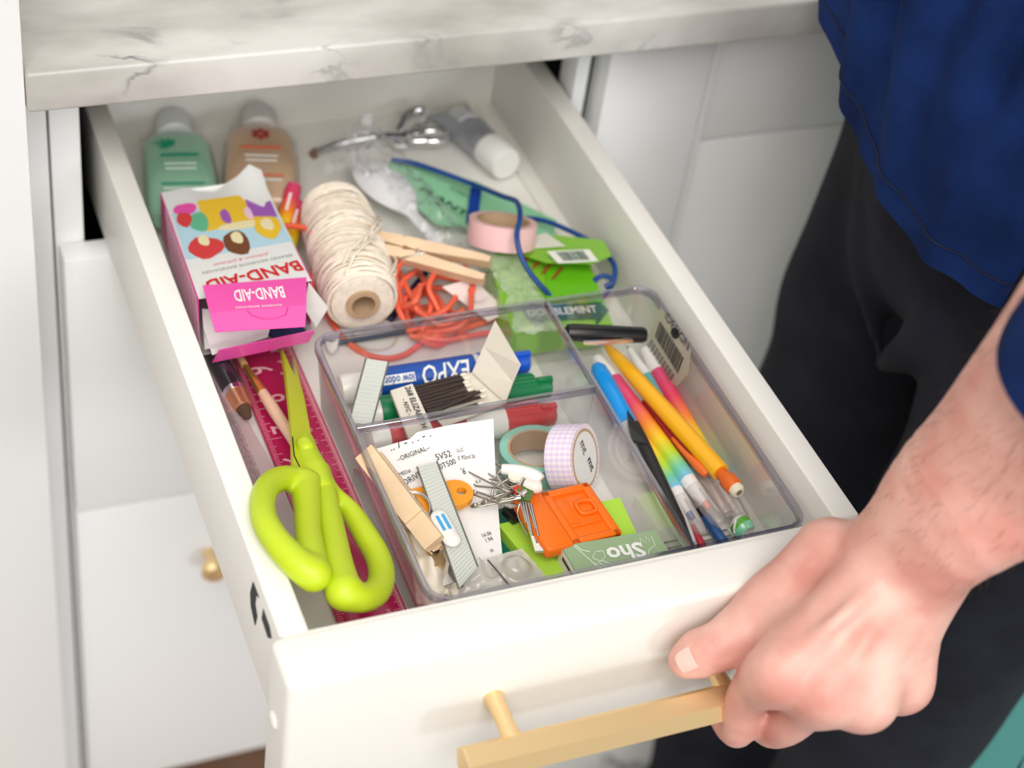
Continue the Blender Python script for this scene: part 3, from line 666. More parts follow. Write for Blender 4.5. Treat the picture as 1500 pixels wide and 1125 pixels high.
for k in range(9):
    a0 = 1.2 + .28 * k + rt.uniform(-.1, .1); sg = []; 
    for i in range(12):
        s_ = i / 11; a = a0 + (s_ - .5) * (1.1 + .25 * math.sin(k * 2)); x = L_ * (.05 + .9 * ((s_ + .13 * k) % 1 if False else s_ * (.35 + .05 * k) + (.1 * k) % .5)); r = tr(x) + .0012 + .0022 * math.sin(math.pi * s_) * (.3 + rt.random())
        sg.append(V((x, r * math.cos(a + .3), r * math.sin(a + .3))))
    B().tube(spline(sg, 3), .00075, 6).obj('loose_strand', twm, t, smooth=80)
# two rainbow markers beside the box
def rain(name, x0, x1, flip=False):
    st = [(0, (.66, .07, .18)), (.22, (.74, .05, .12)), (.42, (.90, .22, .03)), (.60, (.93, .62, .02)), (.76, (.50, .72, .04)), (.88, (.18, .62, .38)), (1, (.20, .52, .82))]
    return ramp_mat(name, st, x0, x1, .25)
for k, (a, c, lab) in enumerate((((431, 272), (405, 372), 'rainbow barrel marker upright between orange bottle and twine'), ((440, 300), (414, 390), 'rainbow barrel marker tucked against the twine spool'))):
    P0, P1 = at(*a, -.030 - .008 * k), at(*c, -.050)
    t = thing('rainbow_marker', lab, 'marker', frame(P0, P1), 'rainbow markers'); l = (P1 - P0).length
    B().lathe([(-.001, .001), (0, .0045), (.004, .0052), (l, .0052), (l + .003, .003)], 20).obj('barrel', rain('rainbow_back', 0, l * .95), t)
    B().box((.008, -.0008, .0051), (.020, .0008, .0054)).obj('small_print', white_pl, t, smooth=0)
# chrome two-handled tool
t = thing('eyelash_curler', 'chrome hinged tool with two looped handles near the drawer back', 'tool', at(580, 205, F0))
def loopband(c0, c1, z0, z1, w_, nm):
    a, b_ = at(*c0, z0), at(*c1, z1); d = (b_ - a); l = d.length; d.normalize(); s_ = V((-d.y, d.x, 0)).normalized()
    P = [a + d * (l / 2 + l / 2 * math.cos(q)) + s_ * (w_ / 2 * math.sin(q)) * (1.15 if math.cos(q) > 0 else .8) for q in np.linspace(0, 2 * math.pi, 29)[:-1]]
    B().tube(P, .0021, 8, closed=True, flat=1.5).obj(nm, chrome, t, True, smooth=60)
loopband((584, 200), (621, 163), -.050, -.044, .0125, 'handle'); loopband((592, 206), (656, 199), -.050, -.046, .0115, 'handle')
B().tube([at(598, 188, -.046), at(588, 200, -.046), at(565, 198, -.046), at(548, 202, -.047)], [.003, .0045, .0035, .0025], 10, flat=.7).obj('hinge', chrome, t, True)
B().tube([at(552, 200, -.047), at(520, 206, -.049), at(490, 213, -.052), at(462, 224, -.0535)], [.003, .0034, .0034, .0030], 12).obj('shaft', chrome, t, True)
B().tube([at(464, 222, -.0535), at(458, 227, -.054)], [.0033, .0030], 12).obj('tip', mat('brown_tip', (.22, .13, .08), .6), t, True)
B().tube([at(575, 205, -.048), at(584, 197, -.046), at(602, 203, -.049), at(594, 214, -.051), at(578, 214, -.051)], .0022, 8, closed=True).obj('loop', chrome, t, True)
# silver tube with white cap
silver = mat('silver_tube', (.40, .42, .46), .38, .55)
P0, P1 = at(652, 160, -.049), at(716, 218, -.0455)
t = thing('ointment_tube', 'grey silver squeeze tube with round white screw cap in the back right corner', 'tube', frame(P0, P1)); L_ = (P1 - P0).length
b = B(); R2 = []
for x, w_, h_ in ((0, .0168, .0008), (.004, .0166, .0010), (.0045, .0160, .0016), (L_ * .35, .0145, .0065), (L_ * .7, .0125, .0092), (L_ * .93, .0112, .0103), (L_, .0085, .0085)):
    R2.append([b.bm.verts.new(V((x, w_ * math.cos(a), h_ * math.sin(a)))) for a in np.linspace(0, 2 * math.pi, 29)[:-1]])
for p, q in zip(R2, R2[1:]):
    for k in range(28): b.bm.faces.new((p[k], q[k], q[(k + 1) % 28], p[(k + 1) % 28]))
b.bm.faces.new(R2[0]); b.bm.faces.new(R2[-1][::-1]); b.obj('body', silver, t, smooth=45)
B().lathe([(L_ - .001, .0100), (L_, .0112), (L_ + .0195, .0112), (L_ + .0215, .0100), (L_ + .0217, .002)], 32).obj('cap', white_pl, t)
B().box((-.0005, -.0168, -.0012), (.0045, .0168, .0014)).obj('crimp', steel, t)
for u in (.30, .38, .46, .53):
    P_ = [V((L_ * u, y, .0103 - (abs(y) / .0125) ** 2.2 * .0075 + (.0 if u > .5 else -.001))) for y in np.linspace(-.007, .006, 6)]
    B().tube(P_, .0006, 4).obj('small_print', mat('silver_print', (.75, .76, .78), .5), t)
# plant card with blue loop
gcm = mat('mint_green_card', (.27, .60, .36), .55)
pc = thing('green_card', 'mint green folded card printed PLANT under the clear wrapper', 'card', at(700, 300, F0))
c0, c1, c2, c3, c4 = at(574, 234, -.040), at(700, 268, -.044), at(815, 324, -.0475), at(810, 349, -.0485), at(640, 330, -.0495)
b = B(); n_ = 8; G = []
for i in range(n_ + 1):
    u = i / n_; tp_ = c0.lerp(c1, u * 2) if u < .5 else c1.lerp(c2, u * 2 - 1); bt = at(560, 262, -.044).lerp(c4, u * 2) if u < .5 else c4.lerp(c3, u * 2 - 1)
    G.append([tp_.lerp(bt, v) + V((0, 0, .002 * math.sin(v * 3.1))) for v in (0, .33, .66, 1)])
b.grid(G, .0007); b.obj('sheet', gcm, pc, True, smooth=60)
dkg = mat('dark_green_print', (.01, .08, .05), .6)
text('PLANT', at(613, 283, -.0405), at(680, 322, -.0445), dkg, pc, hs=.62, lift=.0030, bold=.03)
text('SUSPEND', at(658, 281, -.043), at(690, 297, -.044), dkg, pc, hs=1, lift=.0028)
B().prism([at(690, 272, -.0395), at(706, 276, -.0395), at(699, 328, -.0440), at(683, 324, -.0440)], (0, 0, -.0012)).solo('blue_band', mat('royal_blue', (.005, .05, .30), .45), 'royal blue elastic band looped around the green card', 'band')
# blue cord
cordm = mat('blue_cord', (.004, .055, .26), .35)
P = [at(574, 234, -.036), at(606, 239, -.035), at(650, 254, -.034), at(695, 271, -.033), at(735, 287, -.022), at(757, 296, -.012), at(762, 318, -.006), at(757, 345, -.008), at(763, 375, -.016), at(778, 402, -.024), at(800, 427, -.032), at(812, 440, -.038), at(835, 446, -.044), at(865, 442, -.045), at(885, 434, -.043), at(897, 415, -.036), at(901, 395, -.032), at(893, 378, -.032), at(868, 356, -.034), at(830, 336, -.036), at(796, 323, -.038), at(770, 320, -.041), at(745, 322, -.046)]
B().tube(spline(P, 6), .00165, 8).solo('elastic_cord', cordm, 'dark blue elastic cord looped over the pink tape and green gum pack', 'cord', smooth=80)
P = [at(862, 428, -.040), at(868, 414, -.036), at(880, 405, -.034), at(893, 406, -.033), at(898, 414, -.034), at(886, 420, -.036)]
B().tube(spline(P, 6), .0016, 8).solo('cord_knot', cordm, 'small knot loop of dark blue cord above the organizer corner', 'cord', smooth=80)
# gum pack
def crumple(P0, P1, w0, w1, n, m_, amp, seed, dome=.004, zoff=0):
    G = []
    for i in range(n + 1):
        u = i / n; c = P0.lerp(P1, u); d = (P1 - P0).normalized(); s_ = V((-d.y, d.x, 0)).normalized(); w_ = w0 + (w1 - w0) * u; row = []
        for j in range(m_ + 1):
            v = j / m_ * 2 - 1; q = c + s_ * v * w_ * (1 + .15 * noise.noise(V((u * 5, seed, 0)))) + V((0, 0, dome * (1 - v * v) + zoff))
            q += V((noise.noise(q * 120 + V((seed, 0, 0))), noise.noise(q * 120 + V((0, seed, 5))), noise.noise(q * 170 + V((9, 0, seed))) + .6 * noise.noise(q * 420))) * amp; row.append(q)
        G.append(row)
    return G
gum = mat('lime_green_pack', (.25, .58, .03), .3, coat=.4); gum2 = mat('inner_green', (.14, .50, .01), .4)
gp = thing('gum_pack', 'opened lime green chewing gum pack with barcode flap and dark green lettering', 'pack', at(820, 430, F0))
a0, a1, a2, a3 = at(712, 372, -.034), at(852, 352, -.038), at(897, 474, -.036), at(752, 490, -.036)
b = B(); quad_slab(b, a0, a1, a2, a3, .017); b.obj('pack_body', gum, gp, True, smooth=0)
B().prism([at(800, 392, -.0345), at(857, 385, -.0355), at(884, 442, -.0345), at(800, 448, -.0340)], (0, 0, .0006)).obj('inside_face', gum2, gp, True, smooth=0)
B().prism([at(700, 362, -.031), at(812, 344, -.033), at(884, 352, -.031), at(896, 374, -.026), at(868, 386, -.024), at(800, 384, -.026), at(762, 372, -.030)], (0, 0, -.0007)).obj('flap', gum, gp, True, smooth=0)
B().prism([at(745, 352, -.031), at(800, 342, -.031), at(828, 361, -.029), at(770, 365, -.030)], (0, 0, .0004)).obj('white_patch', mat('pack_white', (.75, .76, .66), .4), gp, True, smooth=0)
k0, k1, k2, k3 = at(801, 369, -.0245), at(863, 366, -.0245), at(876, 383, -.0235), at(817, 386, -.0235)
B().prism([k0, k1, k2, k3], (0, 0, .0005)).obj('barcode_label', mat('label_cream', (.85, .85, .78), .5), gp, True, smooth=0)
b = B(); bs = random.Random(9); u = .18
while u < .82:
    ww = bs.choice((.012, .02, .035)); q = [k0.lerp(k1, u), k0.lerp(k1, u + ww), k3.lerp(k2, u + ww), k3.lerp(k2, u)]; q = [q[0].lerp(q[3], .12), q[1].lerp(q[2], .12), q[1].lerp(q[2], .88), q[0].lerp(q[3], .88)]
    b.prism([p + V((0, 0, .0006)) for p in q], (0, 0, .0001)); u += ww + bs.choice((.015, .022))
b.obj('barcode', dkg, gp, True, smooth=0)
arr = [(763, 452), (778, 444), (790, 448), (868, 442), (870, 436), (892, 455), (874, 476), (872, 467), (800, 470), (784, 481), (782, 472), (772, 466)]
B().prism([at(px, py, -.0352) for px, py in arr], (0, 0, .0004)).obj('arrow_emblem', mat('emblem_green', (.005, .10, .06), .4), gp, True, smooth=0)
text('DOUBLEMINT', at(775, 464, -.0347), at(876, 458, -.0347), white_pl, gp, hs=1.3, lift=.0004, bold=.03)
B().prism([at(757, 478, -.0352), at(790, 476, -.0352), at(792, 484, -.0352), at(760, 487, -.0352)], (0, 0, .0003)).obj('pale_corner', mat('pale_lime', (.45, .70, .2), .4), gp, True, smooth=0)
B().grid(crumple(at(738, 372, -.0290), at(788, 486, -.0310), .011, .011, 30, 14, .0026, 5, .001)).obj('cellophane', clear_mat('cellophane', (.98, .99, .98), .04, .1, haze=.30, hcol=(.86, .90, .80)), gp, True, smooth=25)
for k in range(4):
    B().prism([at(775 + k * 15, 372 + k * 7, -.0325), at(781 + k * 15, 371 + k * 7, -.0325), at(770 + k * 14, 384 + k * 8, -.0325), at(765 + k * 14, 385 + k * 8, -.0325)], (0, 0, .0004)).obj('red_dash', mat('dark_red_print', (.35, .04, .02), .5), gp, True, smooth=0)
# pink washi tape lying flat
def tape_roll(name, lab, M, ro, ri, rc, h_, col, side=None, group=None):
    t = thing(name, lab, 'tape', M, group)
    B().lathe([(0, rc), (0, ro), (h_, ro), (h_, rc), (0, rc)], 48, axis='Z').obj('tape', col, t, smooth=30)
    B().lathe([(-.0002, ri), (-.0002, rc), (h_ + .0002, rc), (h_ + .0002, ri), (-.0002, ri)], 48, axis='Z').obj('core', crd, t, smooth=30)
    return t
pinkt = mat('pale_pink_tape', (.88, .55, .56), .55, bump=.05, bscale=600)
c = at(733, 357, -.0310); nT = V((.15, .35, .92)).normalized()
tape_roll('tape_roll', 'pale pink paper tape roll lying flat on the green gum pack', Matrix.Translation(c) @ nT.to_track_quat('Z', 'Y').to_matrix().to_4x4(), .0205, .0150, .0165, .0145, pinkt, group='rolls of paper tape')
# clear crumpled wrapper and white spoon
wrapm = clear_mat('clear_wrapper', (.99, .99, .99), .03, .08, haze=.07, hcol=(.9, .9, .93))
wr = thing('clear_wrapper', 'crinkled clear plastic wrapper around the white spoon', 'wrapper', at(600, 320, F0))
B().grid(crumple(at(530, 195, -.030), at(735, 440, -.040), .012, .015, 60, 16, .0042, 3, .006)).obj('film', wrapm, wr, True, smooth=25)
B().grid(crumple(at(537, 180, -.022), at(515, 262, -.040), .006, .017, 26, 14, .0055, 8, .006)).obj('twisted_end', clear_mat('clear_wrapper_fold', (.97, .97, .98), .07, .1, haze=.22, hcol=(.9, .88, .9)), wr, True, smooth=25)
spm = mat('spoon_white', (.90, .90, .93), .3)
P0, P1 = at(526, 232, -.042), at(705, 432, -.043)
t = thing('plastic_spoon', 'white plastic spoon in its clear wrapper right of the twine', 'spoon', frame(P0, P1)); L_ = (P1 - P0).length
G = []
for i in range(25):
    u = i / 24; x = L_ * u; 
    if u < .42: a = u / .42; w_ = .0155 * math.sin(math.pi * min(.97, a * .93 + .02)) ** .55; w_ = max(w_, .0036 if a > .5 else .0025)
    else: w_ = .0036 + .0012 * (u - .42)
    dz = .006 * math.sin(math.pi * min(1, u / .42)) if u < .42 else 0
    G.append([V((x, w_ * v, (1 - v * v) * (dz if u < .42 else .0012) + .003 * math.sin(math.pi * u))) for v in np.linspace(-1, 1, 9)])
B().grid(G, .0011).obj('bowl_and_handle', spm, t, smooth=60)
# clothes pegs
def peg(P0, P1, lab, roll, up=V((0, 0, 1)), open_=.0, w=1):
    t = thing('clothes_peg', lab, 'clothes peg', frame(P0, P1, up, roll), 'wooden clothes pegs'); l = (P1 - P0).length
    for s_ in (-1, 1):
        pr = [(0, .0012), (l * .28, .0004), (l * .30, .0014), (l * .36, .0006), (l * .42, .0004), (l, .0030 + open_), (l, .0066 + open_), (l * .92, .0074 + open_ * .8), (l * .30, .0074), (l * .275, .0062), (l * .25, .0074), (0, .0058)]
        B().prism([V((x, s_ * y * w, -.0045 * w)) for x, y in pr], (0, 0, .009 * w)).obj('prong', wood, t, smooth=0)
    P = []
    for k in range(40):
        a = k * .8; P.append(V((l * .44 + .0026 * math.cos(a), .0026 * math.sin(a), -.0052 + k * .00027)))
    P = [V((l * .30, .0078, .0030)), V((l * .31, .0078, -.0048))] + P + [V((l * .40, -.0040, .0050)), V((l * .30, -.0078, .0050)), V((l * .30, -.0078, .0020))]
    B().tube(P, .00055, 6).obj('spring', steel, t, smooth=80); return t
peg(at(541, 354, -.026), at(714, 397, -.024), 'wooden clothes peg lying across the orange cord by the spoon', math.radians(28), open_=.0010)
# coral cord
coral = mat('coral_cord', (.90, .15, .075), .4)
P = [at(412, 331, -.030), at(432, 331, -.028), at(450, 336, -.027), at(460, 352, -.028), at(462, 378, -.032), at(458, 410, -.040), at(462, 440, -.050), at(477, 458, -.055), at(490, 478, -.0555), at(508, 500, -.0560), at(535, 518, -.0560), at(565, 525, -.0560), at(592, 520, -.0560), at(615, 505, -.0545), at(640, 492, -.052), at(690, 478, -.053), at(735, 463, -.053)]
t = thing('coral_cord', 'tangled coral orange plastic cord in the middle of the drawer', 'cord', at(630, 430, F0))
B().tube(spline(P, 6), .00175, 8).obj('strand', coral, t, True, smooth=80)
rr = random.Random(11)
loops = [((628, 425), 42, 34, .3, -.044), ((650, 440), 40, 38, 1.1, -.040), ((606, 440), 26, 44, 2.0, -.046), ((640, 455), 48, 30, .1, -.050), ((660, 425), 30, 42, .8, -.038), ((620, 462), 34, 30, 2.6, -.051), ((640, 478), 46, 26, 3.0, -.053), ((598, 410), 18, 40, .2, -.036)]
for (cx, cy), a, c, ph, z in loops:
    P = []
    for k in range(10):
        q = ph + k / 10 * 2 * math.pi * .97; w_ = 1 + rr.uniform(-.14, .14); P.append(at(cx + a * w_ * math.cos(q), cy + c * w_ * math.sin(q), z + .005 * math.sin(2 * q + ph)))
    B().tube(spline(P, 6), .00175, 8).obj('strand', coral, t, True, smooth=80)
for P in ([(600, 492), (650, 498), (700, 490), (745, 482), (757, 470)], [(585, 398), (600, 430), (622, 462), (648, 490)], [(620, 385), (640, 402), (662, 408), (690, 412)], [(595, 485), (630, 478), (680, 470), (722, 456)]):
    B().tube(spline([at(px, py, -.052 if py > 440 else -.042) for px, py in P], 6), .00175, 8).obj('strand', coral, t, True, smooth=80)
P = [at(520, 478, -.0565), at(540, 470, -.0565), at(570, 472, -.0565), at(583, 488, -.0565), at(572, 508, -.0565), at(545, 512, -.0565), at(520, 500, -.0565)]
B().tube(spline(P, 6, True), .0006, 6, closed=True).solo('clear_elastic', mat('beige_elastic', (.70, .60, .52), .4), 'thin beige elastic loop on the drawer floor behind the organizer', 'elastic', smooth=80)
B().tube([at(572, 468, -.0535), at(626, 396, -.0525)], .0022, 12).solo('navy_pen', mat('navy_pen', (.006, .012, .06), .3), 'thin navy pen under the tangled coral cord', 'pen')
B().tube([at(486, 504, -.055), at(640, 478, -.053)], .0016, 10).solo('dark_stick', mat('dark_blue_stick', (.02, .03, .08), .35), 'thin dark blue stick on the drawer floor behind the organizer rim', 'stick')
tg = B().prism([at(476, 494, -.052), at(497, 490, -.052), at(494, 512, -.0545), at(489, 518, -.055), at(482, 517, -.055), at(478, 510, -.0545)], (0, 0, .0018)).solo('key_tag', white_pl, 'small white tag printed with a black letter F behind the organizer', 'tag', smooth=0)
text('F', at(492, 503, -.0525), at(486, 498, -.0520), ink, tg, hs=1, lift=.0025, ital=.3, bold=.03)
# strip of paper behind
B().prism([at(648, 420, -.036), at(690, 408, -.034), at(728, 440, -.042), at(735, 462, -.046), at(715, 470, -.048)], (0, 0, -.0006)).solo('paper_strip', mat('pinkish_paper', (.82, .70, .68), .6), 'folded pale paper strip between coral cord and gum pack', 'paper', smooth=0)
# ------------------------------------------------------------------ things in the organizer
def XF(P0, P1, **k): return frame(P0, P1, **k)
# dry-erase markers in the back left compartment
def drymark(P0, P1, lab, colr, lbl, cap_len=.030, lr=(.10, .50)):
    t = thing('dry_erase_marker', lab, 'marker', frame(P0, P1), 'dry erase markers'); l = (P1 - P0).length
    wb = mat('marker_white', (.86, .85, .81), .3, coat=.3)
    B().lathe([(0, .0060), (.001, .0078), (.004, .0084), (l - cap_len - .006, .0088), (l - cap_len, .0088)], 32).obj('barrel', wb, t)
    B().lathe([(l * lr[0], .00895), (l * lr[1], .0091)], 32).obj('label', lbl, t)
    c = B().lathe([(l - cap_len, .0093), (l - .010, .0090), (l - .009, .0066), (l - .0015, .0062), (l, .0045)], 32).obj('cap', colr, t)
    b = B()
    for k in range(12):
        a = k * math.pi / 6; b.box((l - cap_len + .003, -.0006, .0084), (l - .011, .0006, .0097), M=Matrix.Rotation(a, 4, 'X'))
    b.obj('cap_rib', colr, c)
    B().box((l - .009, -.0018, .0030), (l + .0005, .0018, .0078), bev=.0008).obj('cap_clip', colr, c)
    return t, l
blu = mat('blue_cap', (.005, .10, .62), .3, coat=.3); bll = mat('blue_label', (.012, .085, .42), .35)
grc = mat('green_cap', (.0, .20, .065), .3, coat=.3); rdc = mat('red_cap', (.58, .02, .035), .3, coat=.3)
Pa, Pb = at(496, 571, -.0460), at(774, 530, -.0440)
t, l = drymark(Pa, Pb, 'white dry erase marker with blue label reading low odor and blue cap', blu, bll, lr=(.20, .70))
Mw = WM[t.name]; N_ = (V((-.2, -.45, .87))).normalized()
def onm(x, a, r=.0093): return Mw @ V((x, r * math.sin(a), r * math.cos(a)))
# print sits on the upper front of the barrel, upside down to the viewer
ydir = (Mw.to_3x3() @ V((0, 1, 0)))
sgn = -1 if ydir.y > 0 else 1
text('EXPO', onm(l * .665, sgn * .10), onm(l * .41, sgn * .10), white_pl, t, N=(onm(0, sgn * .42, 1) - onm(0, 0, 0)), ital=.25, hs=1.5, lift=.0004, bold=.02)
B().prism([onm(l * .375, sgn * .40, .0094), onm(l * .21, sgn * .40, .0094), onm(l * .21, sgn * .95, .0096), onm(l * .375, sgn * .95, .0096)], (0, 0, .0001)).obj('label_panel', white_pl, t, True, smooth=0)
text('low odor', onm(l * .368, sgn * .50, .0095), onm(l * .215, sgn * .50, .0095), bll, t, N=(onm(0, sgn * .68, 1) - onm(0, 0, 0)), hs=1.5, lift=.0006, bold=.03)
drymark(at(526, 608, -.0475), at(806, 567, -.0465), 'dry erase marker with green cap and green label behind the divider', grc, grc)
drymark(at(540, 648, -.0475), at(812, 606, -.0470), 'dry erase marker with red cap seen through the clear divider', rdc, rdc)
# matchbook
mb = thing('matchbook', 'cream matchbook standing open with dark white-tipped matches', 'matchbook', at(650, 575, -.040))
cream = mat('cream_card', (.80, .74, .64), .6, bump=.05, bscale=500)
g0, g1, g2, g3 = at(572, 572, -.0310), at(604, 562, -.0300), at(640, 640, -.0340), at(602, 650, -.0345)
b = B(); b.prism([g0, g1, g2, g3], (0, 0, -.0022)); b.obj('striker_fold', cream, mb, True, smooth=0)
nz = V((0, 0, 1))
text('268 ELIZABETH', g0.lerp(g1, .62).lerp(g3.lerp(g2, .62), .03), g0.lerp(g1, .60).lerp(g3.lerp(g2, .60), .80), ink, mb, lift=.0006, hs=1.0, bold=.03)
text('- NYC -', g0.lerp(g1, .30).lerp(g3.lerp(g2, .30), .22), g0.lerp(g1, .28).lerp(g3.lerp(g2, .28), .52), ink, mb, lift=.0006, hs=1.0, bold=.03)
B().prism([at(600, 572, -.0350), at(694, 545, -.0345), at(742, 590, -.0345), at(650, 625, -.0355)], (0, 0, -.0008)).obj('back_cover', cream, mb, True, smooth=0)
B().grid([[at(692, 546, -.0335), at(741, 590, -.0335)], [at(709, 508, -.0240), at(752, 560, -.0230)], [at(726, 470, -.0150), at(763, 534, -.0120)]], .0006).obj('front_cover', cream, mb, True, smooth=0)
stickm = mat('dark_match_stick', (.045, .028, .024), .6); tipm = mat('white_match_tip', (.82, .76, .64), .8)
for k in range(11):
    u = k / 10; a = at(606, 568, -.0315).lerp(at(630, 612, -.0335), u); e = at(676, 548, -.0305 + .001 * (k % 2)).lerp(at(698, 590, -.0325 + .001 * (k % 2)), u) + V((random.uniform(-.001, .001), random.uniform(-.0014, .0014), 0))
    if k in (6, 8): e += V((.003, -.004, .002))
    if k == 9: e += V((.004, .003, .003))
    F_ = frame(a, e); l = (e - a).length
    s_ = B().box((0, -.0009, -.0005), (l, .0009, .0005), M=F_).obj('match', stickm, mb, True, smooth=0)
    B().ell((l + .0012, 0, 0), (.0024, .0014, .0011), 10, M=F_).obj('match_head', tipm, s_, True)
# ridged strips
grs = mat('grey_ridged_plastic', (.60, .63, .58), .35, bump=.0); dke = mat('dark_steel_edge', (.22, .22, .21), .35, .6)
def strip(lab, tl, tr, br, bl, n, nm='ridged_strip'):
    t = thing(nm, lab, 'strip', (tl + br) / 2, 'ridged grey strips'); nn = (tr - tl).cross(bl - tl).normalized(); nn = nn if nn.z > 0 else -nn
    B().prism([tl, tr, br, bl], nn * -.0009).obj('plate', grs, t, True, smooth=0)
    b = B()
    for k in range(n):
        u = (k + .5) / n; p, q = tl.lerp(bl, u), tr.lerp(br, u); b.tube([p.lerp(q, .06) + nn * .0001, p.lerp(q, .94) + nn * .0001], .00022, 4)
    b.obj('ridge', mat('ridge_grey', (.52, .54, .50), .4), t, True)
    for p, q in ((tl, bl), (tr, br)): B().tube([p, q], .0005, 6).obj('edge', dke, t, True)
    return t, nn
strip('ridged grey strip leaning over the white marker in the back compartment', at(536, 525, -.0180), at(569, 530, -.0185), at(545, 622, -.0270), at(511, 618, -.0260), 16)
t, nn = strip('long ridged grey strip with small white oval badge over the receipt', at(611, 684, -.0215), at(640, 676, -.0210), at(700, 830, -.0285), at(672, 862, -.0305), 34)
bc, bd = at(644, 758, -.0238), at(662, 790, -.0252)
F_ = frame(bc, bd, up=nn)
b = B(); b.tube([bc, bd], .0047, 16, flat=.45); b.ell((0, 0, 0), (.0047, .0047, .0021), 16, M=F_); b.ell(((bd - bc).length, 0, 0), (.0047, .0047, .0021), 16, M=F_); bdg = b.obj('badge', white_pl, t, True, smooth=80)
for k in (0, 1): B().box((.000, -.0026 + k * .0030, .0021), (.0095, -.0010 + k * .0030, .0023), M=F_).obj('blue_print', mat('light_blue_print', (.05, .38, .75), .5), t, True, smooth=0)
b = B(); b.prism([at(659, 818, -.036), at(668, 838, -.0365), at(679, 858, -.038), at(672, 860, -.040), at(656, 838, -.040)], (0, 0, -.001)); b.obj('clip', dke, t, True, smooth=0)
# receipt
rc_ = thing('receipt', 'white paper receipt with black print lying in the front compartment', 'receipt', at(640, 760, FO))
TL, TR, BR_, BL_ = at(534, 654, -.0290), at(722, 617, -.0170), at(737, 822, -.0430), at(626, 868, -.0430)
def rp_(u, v, o=0):
    p = TL.lerp(TR, u).lerp(BL_.lerp(BR_, u), v); return p + V((0, 0, .0035 * math.sin(u * 2.6 + v * 3) * (1 - v) - .002 * math.sin(v * 3.14) + .0012 * noise.noise(V((u * 3, v * 3, 1))) + (.0025 if u < .42 else 0) * 0 + o))
G = [[rp_(u, v + (.035 * (u < .40) if v == 0 else 0)) for u in np.linspace(0, 1, 16)] for v in np.linspace(0, 1, 18)]
B().grid(G, .00025).obj('sheet', paper, rc_, True, smooth=60)
def rt_(s, p0, p1, h=1.3): 
    n_ = (rp_(p1[0], p1[1]) - rp_(p0[0], p0[1])).cross(rp_(p0[0], p0[1] - .05) - rp_(p0[0], p0[1])).normalized()
    text(s, rp_(*p0, .0006), rp_(*p1, .0006), ink, rc_, 'receipt_text', N=n_ if n_.z > 0 else -n_, hs=h, lift=.0005)
rt_('--ORIGINAL--', (.19, .165), (.47, .135)); rt_('MED#', (.17, .26), (.27, .25)); rt_('DRIVER:', (.19, .325), (.40, .28)); rt_('5V52', (.50, .215), (.63, .205)); rt_('EX0T500', (.45, .285), (.66, .255))
rt_('.. / - . . - .', (.17, .085), (.50, .055), 1.0); rt_('LLC', (.68, .185), (.735, .185)); rt_('E 92nd St', (.68, .235), (.83, .235)); rt_("'6", (.69, .33), (.73, .33))
rt_('16.06', (.80, .78), (.90, .78)); rt_('1.94', (.83, .825), (.91, .825)); rt_('00', (.86, .91), (.90, .91))
# orange handle with hole, key ring, brass plate
orp = mat('orange_plastic', (.88, .33, .01), .4)
oh = thing('orange_tag', 'orange plastic tag with rounded end and hole on the receipt', 'tag', at(640, 720, -.040))
def ring2(px, py, r, z, n=20): c = at(px, py, z); return [c + V((math.cos(a) * r, math.sin(a) * r, 0)) for a in np.linspace(0, 2 * math.pi, n + 1)[:-1]]
c_ = at(668, 721, -.0265); c0_ = at(598, 737, -.0275); d_ = (c_ - c0_).normalized(); s_ = V((-d_.y, d_.x, 0)); R__ = .0088
out = [c0_ + s_ * R__, *[c_ + (d_ * math.sin(a) + s_ * math.cos(a)) * R__ for a in np.linspace(0, math.pi, 13)], c0_ - s_ * R__]
hc = c_ + d_ * .0030; inn = [hc + (d_ * math.cos(a) + s_ * math.sin(a)) * .0026 for a in np.linspace(0, 2 * math.pi, 17)[:-1]]
b = B()
def holed(b, out, inn, th):
    vs = {}
    es = []
    for lst in (out, inn):
        q = [b.bm.verts.new(p) for p in lst]; es += [b.bm.edges.new((q[k], q[(k + 1) % len(q)])) for k in range(len(q))]
    f = bmesh.ops.triangle_fill(b.bm, edges=es, use_beauty=True)
    fc = [g for g in f['geom'] if isinstance(g, bmesh.types.BMFace)]
    r = bmesh.ops.extrude_face_region(b.bm, geom=fc); bmesh.ops.translate(b.bm, vec=(0, 0, -th), verts=[g for g in r['geom'] if isinstance(g, bmesh.types.BMVert)])
    return b
holed(b, out, inn, .0035).obj('body', orp, oh, True, smooth=40)
cc = at(603, 745, -.0255); P = [cc + V((math.cos(a) * .0092, math.sin(a) * .0092, .002 * math.cos(a - 1))) for a in np.linspace(0, 2 * math.pi, 25)[:-1]]
b = B(); b.tube(P, .0006, 6, closed=True); b.tube([p + V((0, 0, .0010)) for p in P], .0006, 6, closed=True); b.solo('split_ring', steel, 'thin steel split ring beside the orange tag', 'ring', smooth=80)
bs_ = mat('old_brass', (.62, .46, .24), .35, .8)
kp = thing('brass_key', 'worn brass key shaped plate with dark holes under the wooden peg', 'key', at(630, 780, -.042))
kc = at(622, 766, -.0325); ko = [kc + V((math.cos(a) * .0090, math.sin(a) * .0090, 0)) for a in np.linspace(0, 2 * math.pi, 21)[:-1]]; ki = [kc + V((math.cos(a) * .0030 + .001, math.sin(a) * .0030, 0)) for a in np.linspace(0, 2 * math.pi, 13)[:-1]]
holed(B(), ko, ki, .0018).obj('bow', bs_, kp, True, smooth=40)
B().prism([at(614, 782, -.0325), at(632, 776, -.0325), at(653, 822, -.0345), at(650, 832, -.0345), at(642, 826, -.0345), at(636, 830, -.0345)], (0, 0, -.0016)).obj('blade', bs_, kp, True, smooth=0)
B().lathe([(0, .0024), (.0006, .0024), (.0006, .0002)], 14, M=Matrix.Translation(at(637, 806, -.0330)), axis='Z').obj('rivet_hole', black_pl, kp, True)
